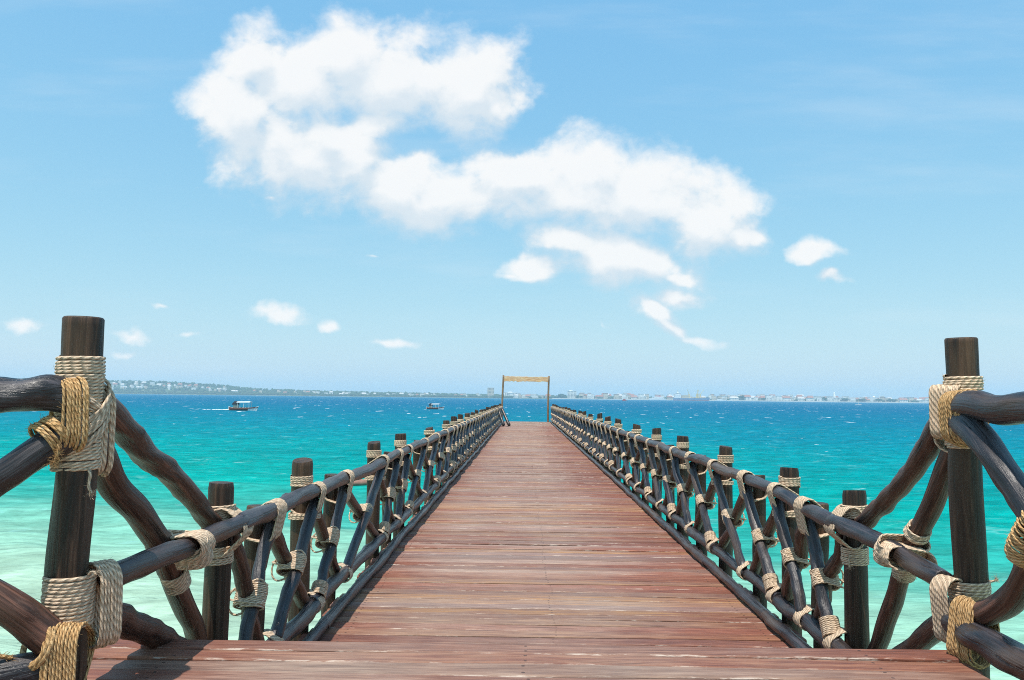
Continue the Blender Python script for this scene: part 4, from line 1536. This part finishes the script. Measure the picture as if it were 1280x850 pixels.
HOUSES = {
    'white': [house_mesh('flat', M_WHITE, M_GREYROOF), house_mesh('step', M_WHITE, M_GREYROOF), house_mesh('gable', M_WHITE, M_GREYROOF)],
    'cream': [house_mesh('flat', M_CREAM, M_GREYROOF), house_mesh('step', M_CREAM, M_TERRA), house_mesh('gable', M_CREAM, M_TERRA)],
    'rusty': [house_mesh('gable', M_PINK, M_TERRA), house_mesh('gable', M_WHITE, M_TERRA)],
}


def put_house(px, s_, w, h, me, label, group, name='house'):
    x = X_at(px, SHORE_Y + s_)
    g = ground(x, s_)
    o = obj(name, me, None, Matrix.Translation(g) @ Matrix.Rotation(random.uniform(-.25, .25), 4, 'Z') @ Matrix.Diagonal((w, w * 0.9, h / 0.55, 1)))
    o['label'] = label
    o['category'] = 'house'
    o['group'] = group
    return o


COLOUR = {'white': 'white', 'cream': 'cream', 'rusty': 'rusty roofed'}
SHAPE = ('flat topped', 'stepped', 'gabled')


def scatter(n, lo, hi, s_lo, s_hi, w_lo, w_hi, h_lo, h_hi, weights, where, group, extra=0.0):
    for _ in range(n):
        k = random.choices(('white', 'cream', 'rusty'), weights)[0]
        v_ = random.randrange(len(HOUSES[k]))
        shp = 'gabled' if k == 'rusty' else SHAPE[v_]
        s_ = random.uniform(s_lo, s_hi)
        w_, h_ = random.uniform(w_lo, w_hi), random.uniform(h_lo, h_hi)
        size = ('low' if h_ < (h_lo + h_hi) / 2 else 'tall') + ' ' + ('narrow' if w_ < (w_lo + w_hi) / 2 else 'wide')
        put_house(random.uniform(lo, hi), s_, w_, h_ + s_ * extra, HOUSES[k][v_], f'{size} {COLOUR[k]} {shp} house {where}', group)


scatter(26, 138, 205, 170, 330, 9, 20, 10, 14, (6, 3, 1), 'on the hilltop beside the gate post', 'houses on the far left hillside')
scatter(26, 205, 290, 160, 310, 9, 20, 10, 14, (6, 3, 1), 'on the slope above the larger boat', 'houses on the far left hillside')
scatter(20, 290, 440, 90, 260, 9, 18, 9, 13, (6, 3, 1), 'on the ridge between the two tour boats', 'houses on the far left hillside')
scatter(24, 440, 605, 40, 220, 9, 18, 9, 13, (6, 2, 1), 'between trees left of the tower block', 'houses on the low shore left of the gateway')
scatter(16, 632, 690, 30, 140, 10, 24, 9, 15, (6, 2, 2), 'seen through or beside the gateway', 'buildings of the waterfront town', .035)
scatter(40, 728, 815, 16, 150, 12, 30, 11, 19, (5, 3, 3), 'in the town between the stepped hotel and the ferry', 'buildings of the waterfront town', .035)
scatter(22, 815, 905, 20, 150, 12, 30, 11, 17, (5, 3, 2), 'in the town behind the ferry and cargo ship', 'buildings of the waterfront town', .035)
scatter(56, 900, 1030, 14, 130, 14, 34, 12, 21, (7, 3, 2), 'in the town between cargo ship and clock tower', 'buildings of the waterfront town', .035)
scatter(52, 1030, 1178, 14, 130, 14, 34, 10, 17, (7, 3, 3), 'in the town right of the clock tower', 'buildings of the waterfront town', .035)


def landmark(name, label, cat, px, s_, build):
    x = X_at(px, SHORE_Y + s_)
    g = ground(x, s_)
    root = thing(name, label, cat, g)
    build(root)
    return root


def block(w, h, d, floors, cols, wall=None, pent=False):
    def fn(root):
        obj('wall', MB().box(-w / 2, w / 2, -d / 2, d / 2, -3, h).build('wall', wall or M_WHITE), root)
        obj('roof', MB().box(-w / 2 - .4, w / 2 + .4, -d / 2 - .4, d / 2 + .4, h + .01, h + 1.0).build('roof', M_WHITE), root)
        if pent:
            obj('roof_house', MB().box(-w * .3, w * .05, -d * .3, d * .3, h + 1.01, h + 4.5).build('roof_house', wall or M_WHITE), root)
        me = MB().box(-w / cols * .3, w / cols * .3, -0.12, 0.0, 0, h / floors * .5).build('window', M_PANE)
        for i in range(floors):
            for j in range(cols):
                obj('window', me, root, Matrix.Translation(parent_world(root).translation + Vector((-w / 2 + (j + .5) * w / cols, -d / 2 - .01, (i + .3) * h / floors))))
    return fn


landmark('tower_block', 'tall pale tower block just left of the gateway on the far shore', 'building', 613.5, 120, block(27, 40, 18, 7, 5, M_CREAM))
landmark('office_building', 'broad white building seen through the gateway on the far shore', 'building', 639, 60, block(50, 21, 16, 4, 8, M_WHITE, True))
landmark('hotel_building', 'stepped white hotel rising above the shore right of the gateway', 'building', 715, 60, block(36, 30, 16, 6, 6, M_WHITE, True))
landmark('warehouse', 'long low white warehouse at the far right end of the shore', 'building', 1163, 30, block(66, 11, 18, 2, 14, M_WHITE))
landmark('white_palace', 'wide white waterfront building below the clock tower', 'building', 1046, 40, block(54, 15, 18, 3, 10, M_WHITE))


def tower_fn(root):
    obj('shaft', MB().box(-4, 4, -4, 4, -3, 26).build('shaft', M_WHITE), root)
    obj('lantern', MB().box(-2.6, 2.6, -2.6, 2.6, 26.01, 33).build('lantern', M_WHITE), root)
    v = [(-3, -3, 33.01), (3, -3, 33.01), (3, 3, 33.01), (-3, 3, 33.01), (0, 0, 40)]
    obj('spire', mesh_np('spire', v, [(3, 2, 1, 0), (0, 1, 4), (1, 2, 4), (2, 3, 4), (3, 0, 4)], M_WHITE, None, False), root)


landmark('clock_tower', 'slim white clock tower standing above the right waterfront', 'tower', 1041, 62, tower_fn)


def dome_fn(root):
    obj('drum', MB().box(-7, 7, -7, 7, -3, 17).build('drum', M_WHITE), root)
    secs = []
    v, f = [], []
    n = 12
    for i in range(6):
        t = math.pi / 2 * i / 5
        for j in range(n):
            v.append((5.5 * math.cos(t) * math.cos(2 * math.pi * j / n), 5.5 * math.cos(t) * math.sin(2 * math.pi * j / n), 17.01 + 8 * math.sin(t)))
    for i in range(5):
        for j in range(n):
            f.append((i * n + j, i * n + (j + 1) % n, (i + 1) * n + (j + 1) % n, (i + 1) * n + j))
    obj('dome', mesh_np('dome', v, f, M_WHITE), root)


landmark('domed_building', 'small white building with a round dome, right of the clock tower', 'building', 1092, 80, dome_fn)
landmark('minaret', 'thin white minaret beside the domed building', 'tower', 1099.5, 60, lambda r: (obj('shaft', MB().bar((0, 0, -3), (0, 0, 23), 1.5, 8).build('shaft', M_WHITE), r), obj('cap', MB().bar((0, 0, 23.01), (0, 0, 27), 0.8, 8).build('cap', M_WHITE), r)))

# sea wall along the town
v, f = [], []
xs = np.linspace(X_at(690, SHORE_Y), X_at(1178, SHORE_Y), 60)
for x in xs:
    wob = 10 * math.sin(x * .004) + 6 * math.sin(x * .013 + 1)
    y = SHORE_Y + wob
    v += [(x, y - 3.5, WATER_Z - 1), (x, y - 3.0, WATER_Z + 3.2), (x, y + 3.0, WATER_Z + 3.2), (x, y + 3, WATER_Z - 1)]
for i in range(len(xs) - 1):
    for j in range(3):
        f.append((4 * i + j, 4 * i + 4 + j, 4 * i + 5 + j, 4 * i + 1 + j))
obj('sea_wall', mesh_np('sea_wall', v, f, M_SEAWALL, None, False), None, None, label='long pale sea wall along the foot of the far right town', category='wall')


# trees one can tell apart in the town
def town_tree(px, s_, w, h, label):
    x = X_at(px, SHORE_Y + s_)
    g = ground(x, s_)
    root = thing('waterfront_tree', label, 'tree', g, 'large dark trees on the town waterfront')
    rg = np.random.default_rng(int(px))
    obj('trunk', MB().bar((0, 0, -1), (0, 0, h * .5), h * .04, 6).build('trunk', M_BARK), root)
    pos = []
    siz = []
    for _ in range(34):
        a_, b_, c_ = rg.normal(0, .42, 3)
        pos.append((a_ * w / 2, b_ * w / 2, h * .62 + c_ * h * .28))
        siz.append((w * rg.uniform(.13, .24), h * rg.uniform(.09, .16)))
    obj('crown', clumps(pos, siz, M_LEAF2, 'crown', int(px)), root)


for px, s_, w, h, lab in [
        (928, 26, 30, 24, 'largest round dark tree on the town waterfront, right of the cargo ship'),
        (1028, 24, 26, 19, 'dark tree on the waterfront just left of the clock tower'),
        (1054, 22, 30, 15, 'broad dark tree on the waterfront right of the clock tower'),
        (1076, 22, 40, 16, 'widest dark tree clump on the waterfront below the domed building'),
        (1098, 22, 24, 14, 'dark tree on the waterfront in front of the minaret'),
        (1115, 22, 34, 14, 'dark tree on the waterfront just right of the minaret'),
        (955, 24, 18, 14, 'small dark tree on the waterfront second right of the cargo ship'),
        (703, 30, 34, 20, 'dark tree beside the stepped white hotel, on its left'),
        (726, 34, 34, 18, 'dark tree beside the stepped white hotel, on its right')]:
    town_tree(px, s_, w, h, lab)


# ------------------------------------------------------------------ ships off the town
def ship_hull(L, B, H, mats, bow=1):
    secs = []
    for x, w in ((-0.5, .75), (-0.44, .95), (-0.2, 1), (0.3, 1), (0.42, .7), (0.5, .05)):
        hb = B / 2 * w
        z = H * (1.0 + (0.28 if x > 0.38 else 0.0))
        rk = 0.02 * L if x > 0.45 else 0
        secs.append([((x * L + rk) * bow, hb, z), (x * L * bow, hb * .98, H * .28), (x * L * bow, hb * .9, -2.0), (x * L * bow, -hb * .9, -2.0), (x * L * bow, -hb * .98, H * .28), ((x * L + rk) * bow, -hb, z)])
    n = 6
    v, f = loft(secs)
    m = []
    for i in range(len(secs) - 1):
        m += [0, 1, 1, 1, 0]
    m += [0, 0]
    o = len(f)
    for i in range(len(secs) - 1):
        f.append((i * n, i * n + 5, (i + 1) * n + 5, (i + 1) * n))
        m.append(2)
    return mesh_np('hull', v, f, None, None, False, m, mats)


SY = 3060.0
root = thing('cargo_ship', 'blue cargo ship with white stern bridge and yellow deck cranes', 'ship', (X_at(864, SY), SY, WATER_Z))
obj('hull', ship_hull(136, 20, 9.5, [M_BLUEP, M_REDP, M_GREYROOF]), root)
sup = MB().box(-62, -40, -9, 9, 9.6, 22).box(-58, -42, -7.5, 7.5, 22.01, 28).box(-55, -48, -3, 3, 28.01, 33)
obj('bridge_house', sup.build('bridge_house', M_PAINTW), root)
obj('radar_mast', MB().bar((-51, 0, 33), (-51, 0, 41), .5).build('radar_mast', M_YELP), root)
obj('bridge_windows', MB().box(-58.2, -41.8, -7.8, 7.7, 24.5, 26.2).build('bridge_windows', M_PANE), root)
obj('deck_cargo', MB().box(-36, -10, -8.5, 8.5, 9.6, 20).box(0, 18, -8.5, 8.5, 9.6, 13).box(30, 52, -8.5, 8.5, 9.6, 13.5).build('deck_cargo', M_TANC), root)
for x, tilt in ((-8, -6), (21, 8), (26, -2), (34, 14)):
    c = obj('deck_crane', MB().box(x - 2, x + 2, -2, 2, 9.6, 26).build('deck_crane', M_YELP), root)
    obj('crane_jib', MB().bar((x, 0, 22), (x + tilt, 0, 42), .8).build('crane_jib', M_YELP), c, Matrix.Translation(root.matrix_basis.translation))
root = thing('ferry', 'white passenger ship lying left of the blue cargo ship', 'ship', (X_at(822, SY + 60), SY + 60, WATER_Z))
obj('hull', ship_hull(66, 14, 6.5, [M_PAINTW, M_PAINTW, M_PAINTW], -1), root)
obj('superstructure', MB().box(-22, 24, -6, 6, 6.6, 10.5).box(-14, 20, -5, 5, 10.51, 14).build('superstructure', M_PAINTW), root)
obj('window_band', MB().box(-20, 22, -6.1, 6.1, 8, 9).build('window_band', M_PANE), root)
obj('funnel', MB().box(4, 8, -1.5, 1.5, 14.01, 18).build('funnel', M_REDP), root)
root = thing('coaster', 'low white motor vessel lying right of the cargo ship bow', 'ship', (X_at(901, SY), SY, WATER_Z))
obj('hull', ship_hull(44, 9, 3.5, [M_PAINTW, M_PAINTW, M_GREYROOF]), root)
obj('wheelhouse', MB().box(-14, 6, -3.5, 3.5, 3.6, 7).build('wheelhouse', M_PAINTW), root)

# ------------------------------------------------------------------ haze
HAZE = True
if HAZE:
    hm = bpy.data.materials.new('sea_air')
    hm.use_nodes = True
    nt = hm.node_tree
    nt.nodes.remove(nt.nodes['Principled BSDF'])
    vol = nt.nodes.new('ShaderNodeVolumePrincipled')
    vol.inputs['Color'].default_value = (0.68, 0.90, 1.0, 1)
    vol.inputs['Density'].default_value = 0.00017
    vol.inputs['Anisotropy'].default_value = 0.0
    nt.links.new(vol.outputs[0], nt.nodes['Material Output'].inputs['Volume'])
    mb = MB().box(-5100, 5100, -5100, 5100, WATER_Z - 3.0, 75.0)
    obj('haze', mb.build('haze', hm), None, None, kind='stuff', label='thin sea haze over the water', category='haze')
